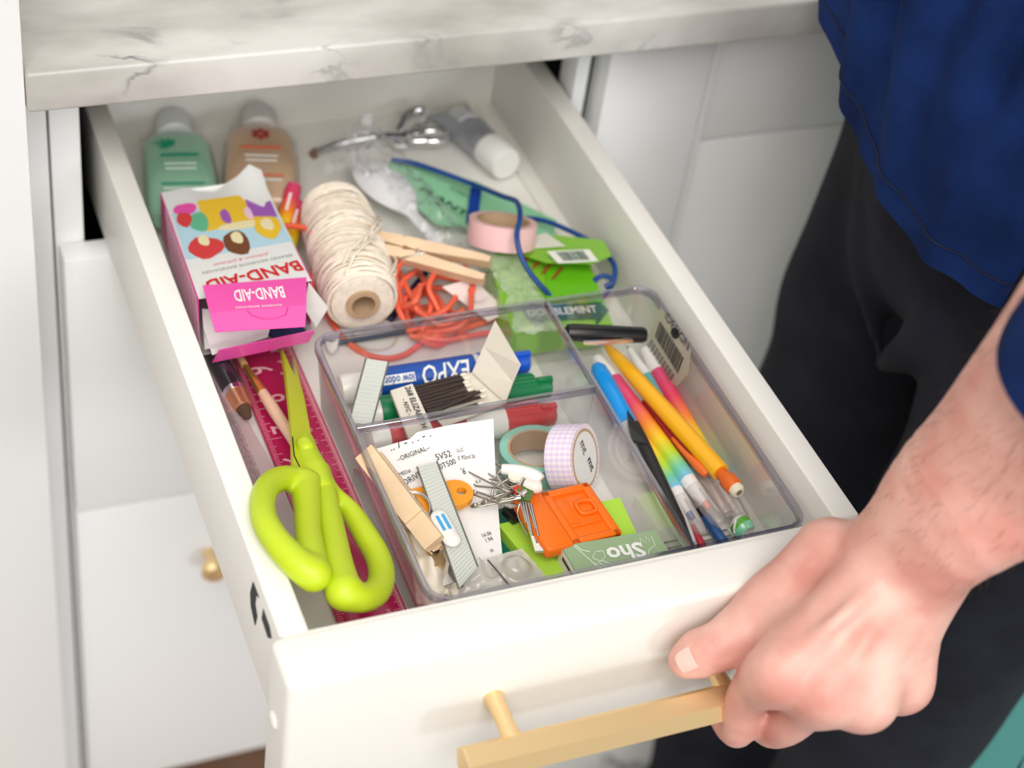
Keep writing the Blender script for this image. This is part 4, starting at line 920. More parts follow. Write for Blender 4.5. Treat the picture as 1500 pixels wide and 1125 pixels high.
# second peg at the left wall
peg(at(642, 800, -.0290), at(541, 668, -.0215), 'wooden clothes peg leaning on the left wall of the organizer', math.radians(80), up=V((-.35, -.4, .85)), w=1.2)
# wrinkled cloth and blister
clm = mat('cream_cloth', (.84, .77, .66), .85, sss=0, bump=.2, bscale=700)
G = []
cA, cB, cC, cD = at(590, 772, -.034), at(668, 815, -.040), at(672, 885, -.043), at(612, 880, -.036)
for i in range(30):
    u = i / 29; G.append([cA.lerp(cD, u).lerp(cB.lerp(cC, u), v) + V((0, 0, .0045 * noise.noise(V((u * 4.5 + 3, v * 5, 2))) + .0035 * math.sin(u * 9 + v * 8) * (.3 + v) + .002 * math.sin(u * 4 - v * 13))) for v in np.linspace(0, 1, 26)])
B().grid(G, .0009).solo('cloth', clm, 'crumpled cream cloth in the front left corner of the organizer', 'cloth', smooth=80)
bt = thing('blister_pack', 'clear creased blister pack with round dome at the drawer front', 'packaging', at(740, 840, FO))
blm = clear_mat('blister_film', (.95, .93, .90), .05, .12, haze=.42, hcol=(.82, .79, .74))
b0, b1, b2, b3 = at(712, 818, -.0400), at(765, 803, -.0390), at(806, 850, -.0440), at(738, 874, -.0450)
G = []
for i in range(22):
    u = i / 21; row = []
    for v in np.linspace(0, 1, 22):
        p = b0.lerp(b3, u).lerp(b1.lerp(b2, u), v); r = math.hypot(u - .45, v - .55); p = p + V((0, 0, .0045 * (1 - (r / .33) ** 4) if r < .33 else 0)) + V((0, 0, .0008 * noise.noise(V((u * 6, v * 6, 4))))); row.append(p)
    G.append(row)
B().grid(G, .0004).obj('film', blm, bt, True, smooth=50)
G = []; d0, d1, d2, d3 = at(672, 842, -.0390), at(715, 815, -.0375), at(752, 868, -.0440), at(665, 890, -.0440)
for i in range(22):
    u = i / 21; G.append([d0.lerp(d3, u).lerp(d1.lerp(d2, u), v) + V((0, 0, .004 * noise.noise(V((u * 4 + 1, v * 4, 7))) + .0016 * math.sin(u * 8 + v * 3))) for v in np.linspace(0, 1, 22)])
B().grid(G, .0005).obj('crumpled_film', clear_mat('milky_film', (.95, .94, .92), .05, .15, haze=.6, hcol=(.86, .83, .78)), bt, True, smooth=70)
B().tube([at(714, 820, -.0360), at(733, 842, -.0385), at(753, 866, -.0410)], .0005, 5).obj('perforation', dke, bt, True)
# mint roll and patterned roll
mint = mat('mint_tape', (.28, .62, .50), .5, bump=.05, bscale=600)
nM = V((-.03, .10, 1)).normalized(); cM = at(784, 683, -.0530)
tape_roll('tape_roll', 'mint green paper tape roll lying flat behind the safety pins', Matrix.Translation(cM) @ nM.to_track_quat('Z', 'Y').to_matrix().to_4x4(), .0200, .0145, .0158, .0125, mint, group='rolls of paper tape')
def plaid():
    m = mat('lilac_gingham', (.80, .72, .86), .5); nt = m.node_tree; b = nt.nodes['Principled BSDF']; L = nt.links
    tc = nt.nodes.new('ShaderNodeTexCoord'); s = nt.nodes.new('ShaderNodeSeparateXYZ'); L.new(tc.outputs['Object'], s.inputs[0])
    def wave(src, k):
        m1 = nt.nodes.new('ShaderNodeMath'); m1.operation = 'MULTIPLY'; m1.inputs[1].default_value = k; L.new(src, m1.inputs[0])
        m2 = nt.nodes.new('ShaderNodeMath'); m2.operation = 'SINE'; L.new(m1.outputs[0], m2.inputs[0])
        m3 = nt.nodes.new('ShaderNodeMapRange'); m3.inputs['From Min'].default_value = -.6; m3.inputs['From Max'].default_value = .6; L.new(m2.outputs[0], m3.inputs['Value']); return m3.outputs[0]
    at2 = nt.nodes.new('ShaderNodeMath'); at2.operation = 'ARCTAN2'; L.new(s.outputs[1], at2.inputs[0]); L.new(s.outputs[0], at2.inputs[1])
    a = wave(at2.outputs[0], 38); c = wave(s.outputs[2], 2 * math.pi / .0032)
    x = nt.nodes.new('ShaderNodeMix'); x.data_type = 'RGBA'; x.inputs[6].default_value = (.93, .87, .92, 1); x.inputs[7].default_value = (.82, .72, .90, 1); L.new(a, x.inputs['Factor'])
    y = nt.nodes.new('ShaderNodeMix'); y.data_type = 'RGBA'; y.blend_type = 'MULTIPLY'; y.inputs['Factor'].default_value = 1
    z = nt.nodes.new('ShaderNodeMix'); z.data_type = 'RGBA'; z.inputs[6].default_value = (1, .97, .94, 1); z.inputs[7].default_value = (.90, .85, .98, 1); L.new(c, z.inputs['Factor'])
    L.new(x.outputs[2], y.inputs[6]); L.new(z.outputs[2], y.inputs[7]); L.new(y.outputs[2], b.inputs['Base Color']); return m
n_ = V((.66, -.60, .42)).normalized(); cf = at(857, 672, -.0335); M_ = Matrix.Translation(cf - n_ * .0150) @ n_.to_track_quat('Z', 'Y').to_matrix().to_4x4()
t = tape_roll('tape_roll', 'lilac checked paper tape roll standing on edge with white end label', M_, .0186, .0145, .0160, .0150, plaid(), group='rolls of paper tape')
B().lathe([(.0148, .0002), (.0148, .0146), (.0151, .0146), (.0151, .0002)], 40, axis='Z').obj('end_label', paper, t, smooth=0)
xr = n_.cross(V((0, 0, 1))).normalized(); dn = V((0, 0, -1)); dn = (dn - n_ * dn.dot(n_)).normalized()
if (xr.x < 0): xr = -xr
cE = cf + n_ * .0002
text('mt', cE - dn * .0105 - xr * .001, cE - dn * .0030 - xr * .001, ink, t, N=n_, lift=.0004, bold=.0, hs=1.2); text('mt', cE + dn * .0020 + xr * .001, cE + dn * .0100 + xr * .001, ink, t, N=n_, lift=.0004, bold=.02, hs=1.0)
# lime pad, dark green pad, sage box
limep = mat('lime_paper', (.42, .72, .06), .6)
lp = thing('sticky_pad', 'lime green sticky note pad under the orange clip', 'note pad', at(820, 790, FO), 'sticky note pads')
l0, l1, l2, l3 = at(729, 768, -.0435), at(908, 729, -.0435), at(944, 806, -.0440), at(796, 850, -.0440)
b = B(); quad_slab(b, l0, l1, l2, l3, .0080); b.obj('sheets', limep, lp, True, smooth=0)
for k in range(5):
    o_ = V((0, 0, -.0014 * (k + 1))); B().tube([l0 + o_ + V((-.0001, 0, 0)), l3 + o_ + V((-.0001, -.0001, 0))], .0001, 4).obj('sheet_edge', mat('lime_edge', (.28, .52, .04), .6), lp, True)
dgp = thing('sticky_pad', 'dark green sticky note pad mostly hidden under the receipt', 'note pad', at(740, 765, FO), 'sticky note pads')
b = B(); quad_slab(b, at(700, 752, -.0500), at(748, 742, -.0500), at(762, 800, -.0505), at(722, 838, -.0505), .0050); b.obj('sheets', mat('deep_green_paper', (.0, .16, .10), .6), dgp, True, smooth=0)
B().box((-.0045, -.005, 0), (.0045, .005, .005), bev=.001, M=Matrix.Translation(at(752, 757, -.0430)) @ Matrix.Rotation(.3, 4, 'Z')).solo('black_clip', black_pl, 'small black clip by the safety pins', 'clip')
sage = mat('sage_card', (.30, .42, .24), .6, bump=.05, bscale=600)
mbx = thing('match_box', 'sage green box with white upside-down lettering by the drawer front', 'box', at(900, 815, FO))
s0, s1, s2, s3 = at(822, 800, -.0330), at(960, 776, -.0330), at(992, 826, -.0330), at(852, 852, -.0330)
b = B(); quad_slab(b, s0, s1, s2, s3, .0140); b.obj('sleeve', sage, mbx, True, smooth=0)
crm = mat('cream_side', (.82, .80, .70), .6)
o_ = (s0 - s1).normalized() * .0003; dz = V((0, 0, -1))
b = B(); b.prism([s0 + o_ + dz * .0004, s3 + o_ + dz * .0004, s3 + o_ + dz * .0136, s0 + o_ + dz * .0136], (s0 - s1).normalized() * .0002); b.obj('end_face', crm, mbx, True, smooth=0)
b = B(); b.prism([s0.lerp(s3, .18) + o_ * 2.2 + dz * .0030, s0.lerp(s3, .96) + o_ * 2.2 + dz * .0030, s0.lerp(s3, .96) + o_ * 2.2 + dz * .0052, s0.lerp(s3, .18) + o_ * 2.2 + dz * .0052], o_ * .1); b.obj('tray_gap', mat('dark_gap', (.05, .045, .04), .8), mbx, True, smooth=0)
def sp(u, v): return s0.lerp(s1, u).lerp(s3.lerp(s2, u), v)
text('Sho', sp(.775, .27), sp(.39, .29), white_pl, mbx, hs=1.05, lift=.0004, bold=.05); text('Sho', sp(.80, .80), sp(.42, .82), white_pl, mbx, hs=1.05, lift=.0004, bold=.05)
wlm = mat('white_line_print', (.70, .76, .66), .6)
for L in ([(.14, .03), (.17, .20), (.24, .28)], [(.12, .05), (.19, .45), (.24, .80)], [(.24, .42), (.30, .30), (.37, .32), (.36, .48), (.29, .58), (.24, .48), (.24, .42)], [(.22, .60), (.28, .80), (.30, .98)], [(.26, .58), (.33, .84), (.35, .98)], [(.29, .55), (.38, .70), (.40, .95)], [(.76, .40), (.80, .15), (.83, .32), (.86, .12), (.88, .30), (.92, .16), (.90, .42), (.82, .50), (.78, .62)]):
    B().tube([sp(*p) + V((0, 0, .0002)) for p in L], .00028, 4).obj('line_drawing', wlm, mbx, True)
# orange clip
oc = thing('plastic_clip', 'bright orange plastic clip with recessed panels on the lime pad', 'clip', at(850, 765, -.043))
orm = mat('bright_orange', (.92, .17, .005), .42, bump=.03, bscale=400)
o0, o1, o2, o3 = at(783, 724, -.0300), at(897, 721, -.0340), at(915, 780, -.0350), at(803, 808, -.0310)
Fo = frame(o3, o2, up=(o1 - o0).cross(o3 - o0) * (-1 if (o1 - o0).cross(o3 - o0).z < 0 else 1)); Lo = (o2 - o3).length; Wo = (o0 - o3).length
M2 = Fo
WM['_tmp'] = M2
def ob(a, c, bev, nm, m=orm): return B().box(a, c, bev=bev, seg=3, M=M2).obj(nm, m, oc, True)
sgy = 1 if (Fo.inverted() @ o0).y > 0 else -1
def yy(a, c): return (a, c) if sgy > 0 else (-c, -a)
y0_, y1_ = yy(0, Wo); ob((0, y0_, -.0070), (Lo * .36, y1_, .0008), .0022, 'grip')
y0_, y1_ = yy(.0005, Wo - .0015); ob((Lo * .33, y0_, -.0065), (Lo * 1.0, y1_, -.0022), .0016, 'base_plate')
for a0, a1, c0, c1 in ((.36, .98, .02, .12), (.36, .98, .86, .97), (.88, .99, .02, .97), (.36, .46, .02, .97), (.40, .86, .30, .34)):
    y0_, y1_ = yy(Wo * c0, Wo * c1); ob((Lo * a0, y0_, -.0040), (Lo * a1, y1_, -.0004), .0010, 'raised_rib')
yc = (Wo * .58) * sgy; P = [M2 @ V((Lo * .78 + .0050 * math.copysign(abs(math.cos(a)) ** .5, math.cos(a)), yc + .0042 * math.copysign(abs(math.sin(a)) ** .5, math.sin(a)), -.0012)) for a in np.linspace(0, 2 * math.pi, 25)[:-1]]
B().tube(P, .0011, 8, closed=True).obj('square_loop', orm, oc, True, smooth=60)
B().box((Lo * .37, yy(Wo * .36, Wo * .82)[0], -.0026), (Lo * .62, yy(Wo * .36, Wo * .82)[1], -.0018), bev=.0005, M=M2).obj('inner_panel', orm, oc, True)
B().prism([at(764, 737, -.0325), at(785, 728, -.0320), at(804, 806, -.0330), at(784, 807, -.0335)], (0, 0, -.0015)).obj('metal_plate', mat('polished_plate', (.80, .78, .74), .15, 1), oc, True, smooth=0)
# safety pins
pinst = mat('pin_steel', (.42, .39, .34), .25, 1)
rp = random.Random(4)
for k, (a, c) in enumerate((((686, 690), (748, 722)), ((690, 742), (762, 728)), ((694, 706), (758, 712)), ((712, 684), (765, 706)), ((690, 720), (752, 742)), ((706, 738), (770, 718)), ((718, 694), (772, 728)), ((722, 728), (766, 700)), ((730, 690), (778, 716)))):
    z = -.0290 + .0018 * rp.random(); P0, P1 = at(*a, z - .003), at(*c, z + .003)
    t = thing('safety_pin', ['lowest steel safety pin of the bunch, its looped end over the receipt', 'steel safety pin lying flattest at the lower left of the bunch', 'steel safety pin in the middle of the tangled bunch', 'uppermost steel safety pin at the back of the bunch', 'steel safety pin slanting down towards the orange clip', 'steel safety pin just above the black clip', 'steel safety pin under the white capped pin', 'short steel safety pin rising towards the mint tape roll', 'steel safety pin ending at the blush cap'][k], 'safety pin', frame(P0, P1, roll=rp.uniform(-.9, .9)), 'bunch of steel safety pins'); l = (P1 - P0).length; w_ = .0036
    P = [V((l * .97, w_, 0)), V((.004, w_, 0)), V((.0008, w_ * .6, 0)), V((0, 0, 0)), V((.0012, -w_ * .7, 0)), V((.004, -w_, 0)), V((l * .9, -w_ * .9, 0))]
    B().tube(spline(P, 3), .00055, 6).obj('wire', pinst, t, smooth=80)
    B().tube([V((.0022 + .0012 * math.cos(q), .0012 * math.sin(q), .0003 * q / 3)) for q in np.linspace(0, 12, 24)], .0004, 5).obj('coil', steel, t, smooth=80)
    B().box((l * .86, -.0034, -.0009), (l * 1.02, .0034, .0009), bev=.0007).obj('head', steel, t)
wp = thing('diaper_pin', 'white capped safety pin on top of the pin bunch', 'safety pin', at(760, 700, -.030))
b = B(); b.tube(spline([at(735, 687, -.0235), at(760, 690, -.0225), at(782, 697, -.0225), at(792, 704, -.0230)], 4), [.0022 + .0014 * math.sin(q) for q in np.linspace(.3, 2.4, 13)], 14); b.obj('cap', white_pl, wp, True, smooth=80)
b = B(); b.tube(spline([at(768, 708, -.0245), at(782, 713, -.0245), at(793, 712, -.0240)], 4), [.0028, .003, .0032, .0034, .0036, .0036, .0034, .003, .0026], 14); b.obj('cap_end', mat('blush_plastic', (.88, .76, .72), .35), wp, True, smooth=80)
B().tube([at(735, 688, -.0240), at(728, 696, -.0255), at(740, 716, -.0270), at(770, 712, -.0260)], .0006, 6).obj('wire', steel, wp, True)
B().lathe([(0, .0002), (0, .0036), (.0016, .0036), (.0016, .0002)], 16, M=Matrix.Translation(at(754, 700, -.0245)), axis='Z').obj('disc', mat('ivory_disc', (.78, .76, .66), .3), wp, True)
ch = thing('enamel_charm', 'tiny green and red enamel charm hanging at the metal plate', 'charm', at(765, 722, -.030))
B().prism([at(757, 716, -.0240), at(768, 710, -.0235), at(782, 720, -.0240), at(776, 734, -.0250), at(762, 730, -.0255)], (0, 0, -.0015)).obj('green_enamel', mat('green_enamel', (.08, .16, .03), .2), ch, True, smooth=0)
B().prism([at(751, 714, -.0240), at(760, 710, -.0235), at(764, 716, -.0240), at(758, 724, -.0250)], (0, 0, -.0015)).obj('red_enamel', mat('red_enamel', (.60, .03, .02), .2), ch, True, smooth=0)
for k in range(5):
    a = at(762 + k * 4, 734 + k, -.0265); e = at(768 + k * 5.5 + (3 - k), 766 + 7 * (k % 3) + 3 * k, -.0300)
    B().tube([a, e], .0006, 6).solo('bobby_pin', steel, ['leftmost', 'second from left', 'middle', 'second from right', 'rightmost'][k] + ' of the thin straight steel pins over the polished plate', 'pin', 'straight steel pins', smooth=80)
P = [at(761, 738, -.0270), at(758, 752, -.0300), at(764, 768, -.0320), at(773, 784, -.0335)]
B().tube(spline(P, 5), .0004, 5).solo('bent_wire', steel, 'thin bent wire curving down left of the polished plate', 'wire', smooth=80)

# ------------------------------------------------------------------ right compartment
PZ = FO + .0008
def pen(name, lab, P0, P1, segs, cat='pen', group=None, up=V((0, 0, 1)), n=20):
    """segs: (part, [(x, r), ...], material)"""
    t = thing(name, lab, cat, frame(P0, P1, up), group)
    for nm, prof, m in segs: B().lathe(prof, n).obj(nm, m, t)
    return t
# black capped pen lying across the back
P0, P1 = at(831, 487, -.0180), at(946, 491, -.0200); l = (P1 - P0).length
t = pen('fountain_pen', 'black pen cap with gold clip lying across the back of the pen compartment', P0, P1, [('cap', [(-.001, .0030), (0, .0048), (.004, .0052), (l * .96, .0046), (l, .0036)], black_pl), ('opening', [(-.0016, .0002), (-.0016, .0028), (-.0008, .0029)], mat('cap_hole', (.004, .004, .004), .8))])
gld = mat('rose_gold', (.86, .62, .45), .25, .9)
B().prism([at(855, 499, -.0180), at(906, 497, -.0180), at(924, 493, -.0180), at(928, 499, -.0190), at(880, 504, -.0200), at(856, 503, -.0200)], (0, 0, -.0010)).obj('clip', gld, t, True, smooth=0)
# blue felt pen
P0, P1 = at(874, 536, -.0420), at(1012, 800, -.0490); l = (P1 - P0).length
t = pen('felt_pen', 'white felt pen with bright blue cap beside the long divider', P0, P1, [('cap', [(-.001, .0008), (0, .0030), (.003, .0047), (.010, .0053), (l * .345, .0058), (l * .35, .0056)], mat('sky_blue_cap', (.0, .32, .86), .35, coat=.2)), ('barrel', [(l * .35, .0052), (l * .9, .0052), (l * .93, .0047), (l, .0036)], mat('grey_white_barrel', (.60, .60, .59), .4))])
# black fine liner on top
P0, P1 = at(920, 602, -.0350), at(1014, 806, -.0440); l = (P1 - P0).length
t = pen('black_pen', 'slim black pen with pointed clip lying over the blue felt pen', P0, P1, [('barrel', [(.010, .0030), (.022, .0036), (l * .8, .0034), (l, .0018)], mat('satin_black', (.016, .016, .018), .4))])
B().prism([at(919, 600, -.0330), at(930, 616, -.0325), at(941, 634, -.0325), (at(948, 650, -.0330)), at(926, 644, -.0345), at(921, 622, -.0345)], (0, 0, -.0022)).obj('clip', black_pl, t, True, smooth=0)
# rainbow pens
def rainpen(lab, P0, P1, tip, r=.0050):
    l = (P1 - P0).length; m = rain('rainbow_barrel', l * .05, l * .72); wh = mat('pearl_white', (.84, .82, .80), .35); cl = clear_mat('pen_clear_cap', (.96, .95, .95), .06, .08, haze=.22, hcol=(.85, .82, .82))
    t = pen('rainbow_marker', lab, P0, P1, [('end_cap', [(-.020, .0022), (-.019, .0034), (-.001, r * .92), (0, r * .95)], wh), ('barrel', [(0, r), (l * .70, r), (l * .705, r * .97)], m), ('grip', [(l * .705, r * .90), (l * .80, r * .82), (l * .83, r * .62), (l * .86, r * .5)], wh), ('tip', [(l * .86, r * .42), (l * .895, r * .34), (l * .90, .0004)], tip), ('clear_cap', [(l * .76, r * .98), (l * .97, r * .86), (l, r * .55)], cl)], 'marker', 'rainbow markers')
    B().box((l * .80, -.0009, r * .9), (l * .96, .0009, r * 1.12), bev=.0003).obj('cap_clip', cl, t)
    return t
rainpen('rainbow barrel marker with salmon tip in the middle of the pen compartment', at(899, 557, -.0440), at(1056, 768, -.0470), mat('salmon_tip', (.88, .32, .22), .5))
rainpen('rainbow barrel marker with blue tip beside the slim black pen', at(905, 578, -.0480), at(1028, 782, -.0505), mat('blue_tip', (.03, .10, .35), .5), .0046)
rainpen('rainbow barrel marker nearest the barcode wall of the organizer', at(964, 546, -.0460), at(1090, 770, -.0505), mat('pale_tip', (.75, .60, .5), .5), .0050)
P0, P1 = at(922, 512, -.0480), at(972, 590, -.0500); l = (P1 - P0).length
pen('rainbow_marker', 'white ended marker with teal barrel under the yellow mechanical pencil', P0, P1, [('tip', [(-.002, .0008), (0, .0014)], mat('maroon_tip', (.25, .02, .05), .5)), ('end_cap', [(0, .0020), (l * .5, .0034), (l * .52, .0036)], white_pl), ('barrel', [(l * .52, .0040), (l, .0042)], mat('teal_barrel', (.10, .42, .45), .35))], 'marker')
# yellow mechanical pencil
P0, P1 = at(889, 507, -.0380), at(1083, 722, -.0350); l = (P1 - P0).length; ylm = mat('amber_barrel', (.95, .47, .005), .35, coat=.2)
t = pen('mechanical_pencil', 'amber yellow mechanical pencil with orange ferrule and eraser lying on top', P0, P1, [('tip', [(-.004, .0006), (0, .0014), (.002, .0022)], ylm), ('barrel', [(.002, .0024), (.012, .0038), (.030, .0046), (l * .86, .0052), (l * .87, .0050)], ylm), ('ferrule', [(l * .87, .0034), (l * .90, .0036), (l * .915, .0048), (l * .965, .0048), (l * .97, .0044)], mat('burnt_orange', (.78, .14, .01), .4)), ('eraser', [(l * .97, .0040), (l * .99, .0040), (l * 1.0, .0030)], mat('cream_eraser', (.82, .74, .55), .7)), ('smudge', [(l * 1.0002, .0002), (l * 1.0002, .0018), (l * .9999, .0019)], mat('graphite_smudge', (.22, .19, .14), .9))])
# orange pen with clip
P0, P1 = at(946, 590, -.0490), at(1052, 735, -.0490); l = (P1 - P0).length; dor = mat('deep_orange', (.82, .16, .02), .35)
t = pen('ballpoint_pen', 'clear barrel pen with deep orange clip between the markers', P0, P1, [('barrel', [(0, .0036), (l * .62, .0038)], mat('dark_red_barrel', (.52, .04, .03), .35)), ('clear_barrel', [(l * .62, .0038), (l * 1.1, .0036), (l * 1.12, .0025)], clear_mat('clear_pen', (.96, .93, .92), .05, .06, haze=.2, hcol=(.88, .75, .72)))])
B().tube(spline([at(985, 642, -.0410), at(1000, 660, -.0395), at(1018, 678, -.0395), at(1036, 695, -.0400)], 4), [.0010, .0011, .0012, .0013, .0014, .0015, .0018, .0022, .0026, .0028, .0028, .0028, .0022], 10).obj('clip', dor, t, True, smooth=60)
# clear pens behind
for k, (a, c, lab) in enumerate((((1028, 680), (1068, 760), 'clear plastic pen cap beside the salmon tipped marker'), ((1046, 690), (1092, 768), 'clear plastic pen cap under the pencil eraser'))):
    P0, P1 = at(*a, -.0500), at(*c, -.0520); l = (P1 - P0).length; cl = clear_mat('pen_clear', (.96, .95, .94), .08, .06, haze=.22, hcol=(.86, .82, .80))
    t = pen('pen_cap', lab, P0, P1, [('shell', [(0, .0044), (l * .9, .0042), (l, .0028)], cl), ('inner_tube', [(.002, .0016), (l * .8, .0014)], mat('inner_tube_beige', (.80, .68, .58), .4))], 'pen cap')
# blue and red pencils at the front
P0, P1 = at(1030, 752, -.0530), at(1072, 812, -.0540); l = (P1 - P0).length
pen('blue_pencil', 'dark blue pencil at the front of the pen compartment', P0, P1, [('barrel', [(.003, .0030), (l, .0030)], mat('navy_blue_barrel', (.01, .09, .28), .3, coat=.3)), ('band', [(-.004, .0020), (.003, .0022)], black_pl)], 'pencil')
P0, P1 = at(1012, 772, -.0530), at(1034, 812, -.0540); l = (P1 - P0).length
pen('red_pencil', 'dark red pencil end at the front of the pen compartment', P0, P1, [('barrel', [(0, .0026), (l, .0026)], mat('crimson_barrel', (.48, .01, .03), .3, coat=.3))], 'pencil')
# patterned bead
P0, P1 = at(1076, 760, -.0500), at(1096, 782, -.0510); l = (P1 - P0).length
t = thing('patterned_bead', 'small green and white patterned barrel bead near the front right corner', 'bead', frame(P0, P1))
B().lathe([(0, .0016), (.0012, .0042), (l * .3, .0058)], 24).obj('white_end', mat('china_white', (.85, .85, .84), .2, coat=.5), t)
B().lathe([(l * .3, .0058), (l * .5, .0062), (l * .62, .0062)], 24).obj('leaf_green', mat('leaf_green_glaze', (.08, .36, .015), .2, coat=.5), t)
B().lathe([(l * .62, .0062), (l * .9, .0054), (l * .97, .0046)], 24).obj('mint_band', mat('mint_glaze', (.22, .60, .38), .2, coat=.5), t)
B().lathe([(l * .97, .0046), (l * 1.02, .0034), (l * 1.03, .0010)], 24).obj('silver_end', chrome, t)
for a in (2.2, 3.4, 4.6):
    B().tube([V((l * (.3 + .35 * q), .0063 * math.cos(a + q), .0063 * math.sin(a + q))) for q in (0, .3, .6, 1)], .0006, 5).obj('white_swirl', white_pl, t)
# ------------------------------------------------------------------ the person
def skin():
    m = mat('skin', (.74, .42, .33), .48, sss=.12); nt = m.node_tree; b = nt.nodes['Principled BSDF']; L = nt.links
    tc = nt.nodes.new('ShaderNodeTexCoord')
    n1 = nt.nodes.new('ShaderNodeTexNoise'); n1.inputs['Scale'].default_value = 26; n1.inputs['Detail'].default_value = 5; L.new(tc.outputs['Object'], n1.inputs['Vector'])
    r = nt.nodes.new('ShaderNodeValToRGB'); e = r.color_ramp.elements; e[0].position = .34; e[1].position = .66
    e[0].color = (.64, .28, .23, 1); e[1].color = (.82, .51, .435, 1); L.new(n1.outputs['Fac'], r.inputs[0]); L.new(r.outputs[0], b.inputs['Base Color'])
    n2 = nt.nodes.new('ShaderNodeTexNoise'); n2.inputs['Scale'].default_value = 420; n2.inputs['Detail'].default_value = 4; L.new(tc.outputs['Object'], n2.inputs['Vector'])
    u = nt.nodes.new('ShaderNodeBump'); u.inputs['Strength'].default_value = .22; u.inputs['Distance'].default_value = .0006; L.new(n2.outputs['Fac'], u.inputs['Height']); L.new(u.outputs[0], b.inputs['Normal'])
    b.inputs['Subsurface Radius'].default_value = (.006, .002, .001)
    return m
skinm = skin()
pe = thing('person', 'person in navy t-shirt and black trousers gripping the brass bar handle with the left hand', 'person', V((.47, .16, -.656)))
body = []
# finger roots and joints; the bar runs along x at y -.0605, z -.0415
W0 = at(1318, 800, .044); WR = at(1345, 842, .034)
def fing(mcp, pip, dip, tip, r, k=.004): return chain([mcp, mcp.lerp(pip, .5) + V((0, 0, .0008)), pip, dip, tip], [r[0], r[1], r[2], r[3], r[4]], k, 4)
def nd(p, v): return p + V(v)
I_m, I_p = at(1143, 985, .004), at(1094, 1024, -.0290)
M_m, M_p = at(1212, 1015, .002), at(1150, 1062, -.0400)
R_m, R_p = at(1268, 1025, -.004), at(1222, 1032, -.0400)
L_m, L_p = at(1322, 1000, -.008), at(1280, 1010, -.0380)
for mcp, pip, r in ((I_m, I_p, (.0120, .0105, .0100, .0088, .0075)), (M_m, M_p, (.0120, .0105, .0100, .0088, .0075)), (R_m, R_p, (.0115, .0100, .0094, .0082, .0070)), (L_m, L_p, (.0105, .0088, .0082, .0072, .0062))):
    lo_ = {.0120: -.0535, .0115: -.0560, .0105: -.0540}[r[0]] - (.004 if pip is M_p else 0); q = V((pip.x + .001, -.0690, lo_)); tp = V((pip.x + .001, -.0500, -.0575))
    body.append(fing(mcp, pip, q, tp, r))
# back of the hand: four metacarpals in a blended slab
for mcp, wx in ((I_m, -.026), (M_m, -.009), (R_m, .008), (L_m, .022)):
    base = W0.lerp(WR, (wx + .026) / .048) + V((0, 0, -.004))
    body.append(chain([base, base.lerp(mcp, .5) + V((0, 0, .004)), mcp], [.0165, .0140, .0118], .014, 4))
# palm under side
for mcp in (I_m, M_m, R_m, L_m):
    body.append(chain([W0.lerp(WR, .5) + V((0, .004, -.012)), mcp + V((0, .006, -.010))], [.014, .009], .012, 2))
# thumb: base, knuckle, joint, tip
T0_, T1_, T2_, T3_ = at(1225, 812, .024), at(1130, 880, .004), at(1062, 937, -.0120), at(1003, 972, -.0215)
T0_, T1_ = at(1215, 815, .022), at(1132, 885, -.002)
T2_, T3_ = ay(1060, 940, -.0475), ay(1004, 968, -.0450)
body.append(chain([T0_, T1_, T2_, T2_.lerp(T3_, .6), T3_], [.0185, .0142, .0112, .0116, .0082], .010, 5))
body.append(chain([T1_, I_m.lerp(W0, .25) + V((0, .004, -.008))], [.0100, .0100], .014, 3))
# forearm (two bones side by side)
E0, E1 = at(1455, 640, .118), at(1530, 700, .110)
Fa, Fb = at(1600, 480, .190), at(1680, 560, .185)
body.append(chain([W0, at(1370, 715, .082), E0, Fa], [.0195, .0215, .0265, .033], .016, 4))
body.append(chain([WR, at(1405, 790, .072), E1, Fb], [.0175, .0205, .0260, .033], .016, 4))
# tendons, veins and knuckles
def vein(p, r=.0022): body.append(chain([at(*q) for q in p], r, .0075, 4))
vein([(1285, 858, .0420), (1230, 905, .0365), (1165, 965, .0150)], .0026); vein([(1305, 880, .0360), (1262, 945, .0285), (1222, 1000, .0090)], .0024)
vein([(1345, 890, .0320), (1310, 945, .0235), (1280, 1000, .0060)], .0026)
for p, r in ((I_m, .0085), (M_m, .0085), (R_m, .0080), (L_m, .0072)): body.append(chain([p + V((-.001, -.001, .0048)), p + V((.001, .001, .0052))], r, .006, 1))
tnc = (CL - T2_).normalized(); txc = (T3_ - T2_).normalized(); tnc = (tnc - txc * tnc.dot(txc)).normalized(); tsc = tnc.cross(txc)
for o_ in (-.0030, .0004, .0036):
    body.append(chain([T2_ + txc * o_ + (tnc * math.cos(a) + tsc * math.sin(a)) * .0122 for a in (-.75, -.3, .15, .6)], .0009, -.0016, 2))
def body_extra(F, X, Y, Z): return F
o = sdf_obj('body', body, .0012, skinm, pe, k=.006, relax=3)
# thumb nail
nl = mat('finger_nail', (.86, .56, .50), .22, coat=.4)
tn = (CL - T3_).normalized(); tx = (T3_ - T2_).normalized(); tn = (tn - tx * tn.dot(tx)).normalized(); Fn = frame(T3_ + tn * .0122 - tx * .0060, T3_ + tn * .0100 + tx * .0035, up=tn)
G = [[V((.0090 * u, .0052 * v * (1 - .25 * u ** 4), -.0016 * v * v - .0008 * u * u + .0004)) for v in np.linspace(-1, 1, 9)] for u in np.linspace(0, 1, 9)]
B().grid([[Fn @ p for p in r] for r in G], .0007).obj('thumb_nail', nl, pe, True, smooth=80)
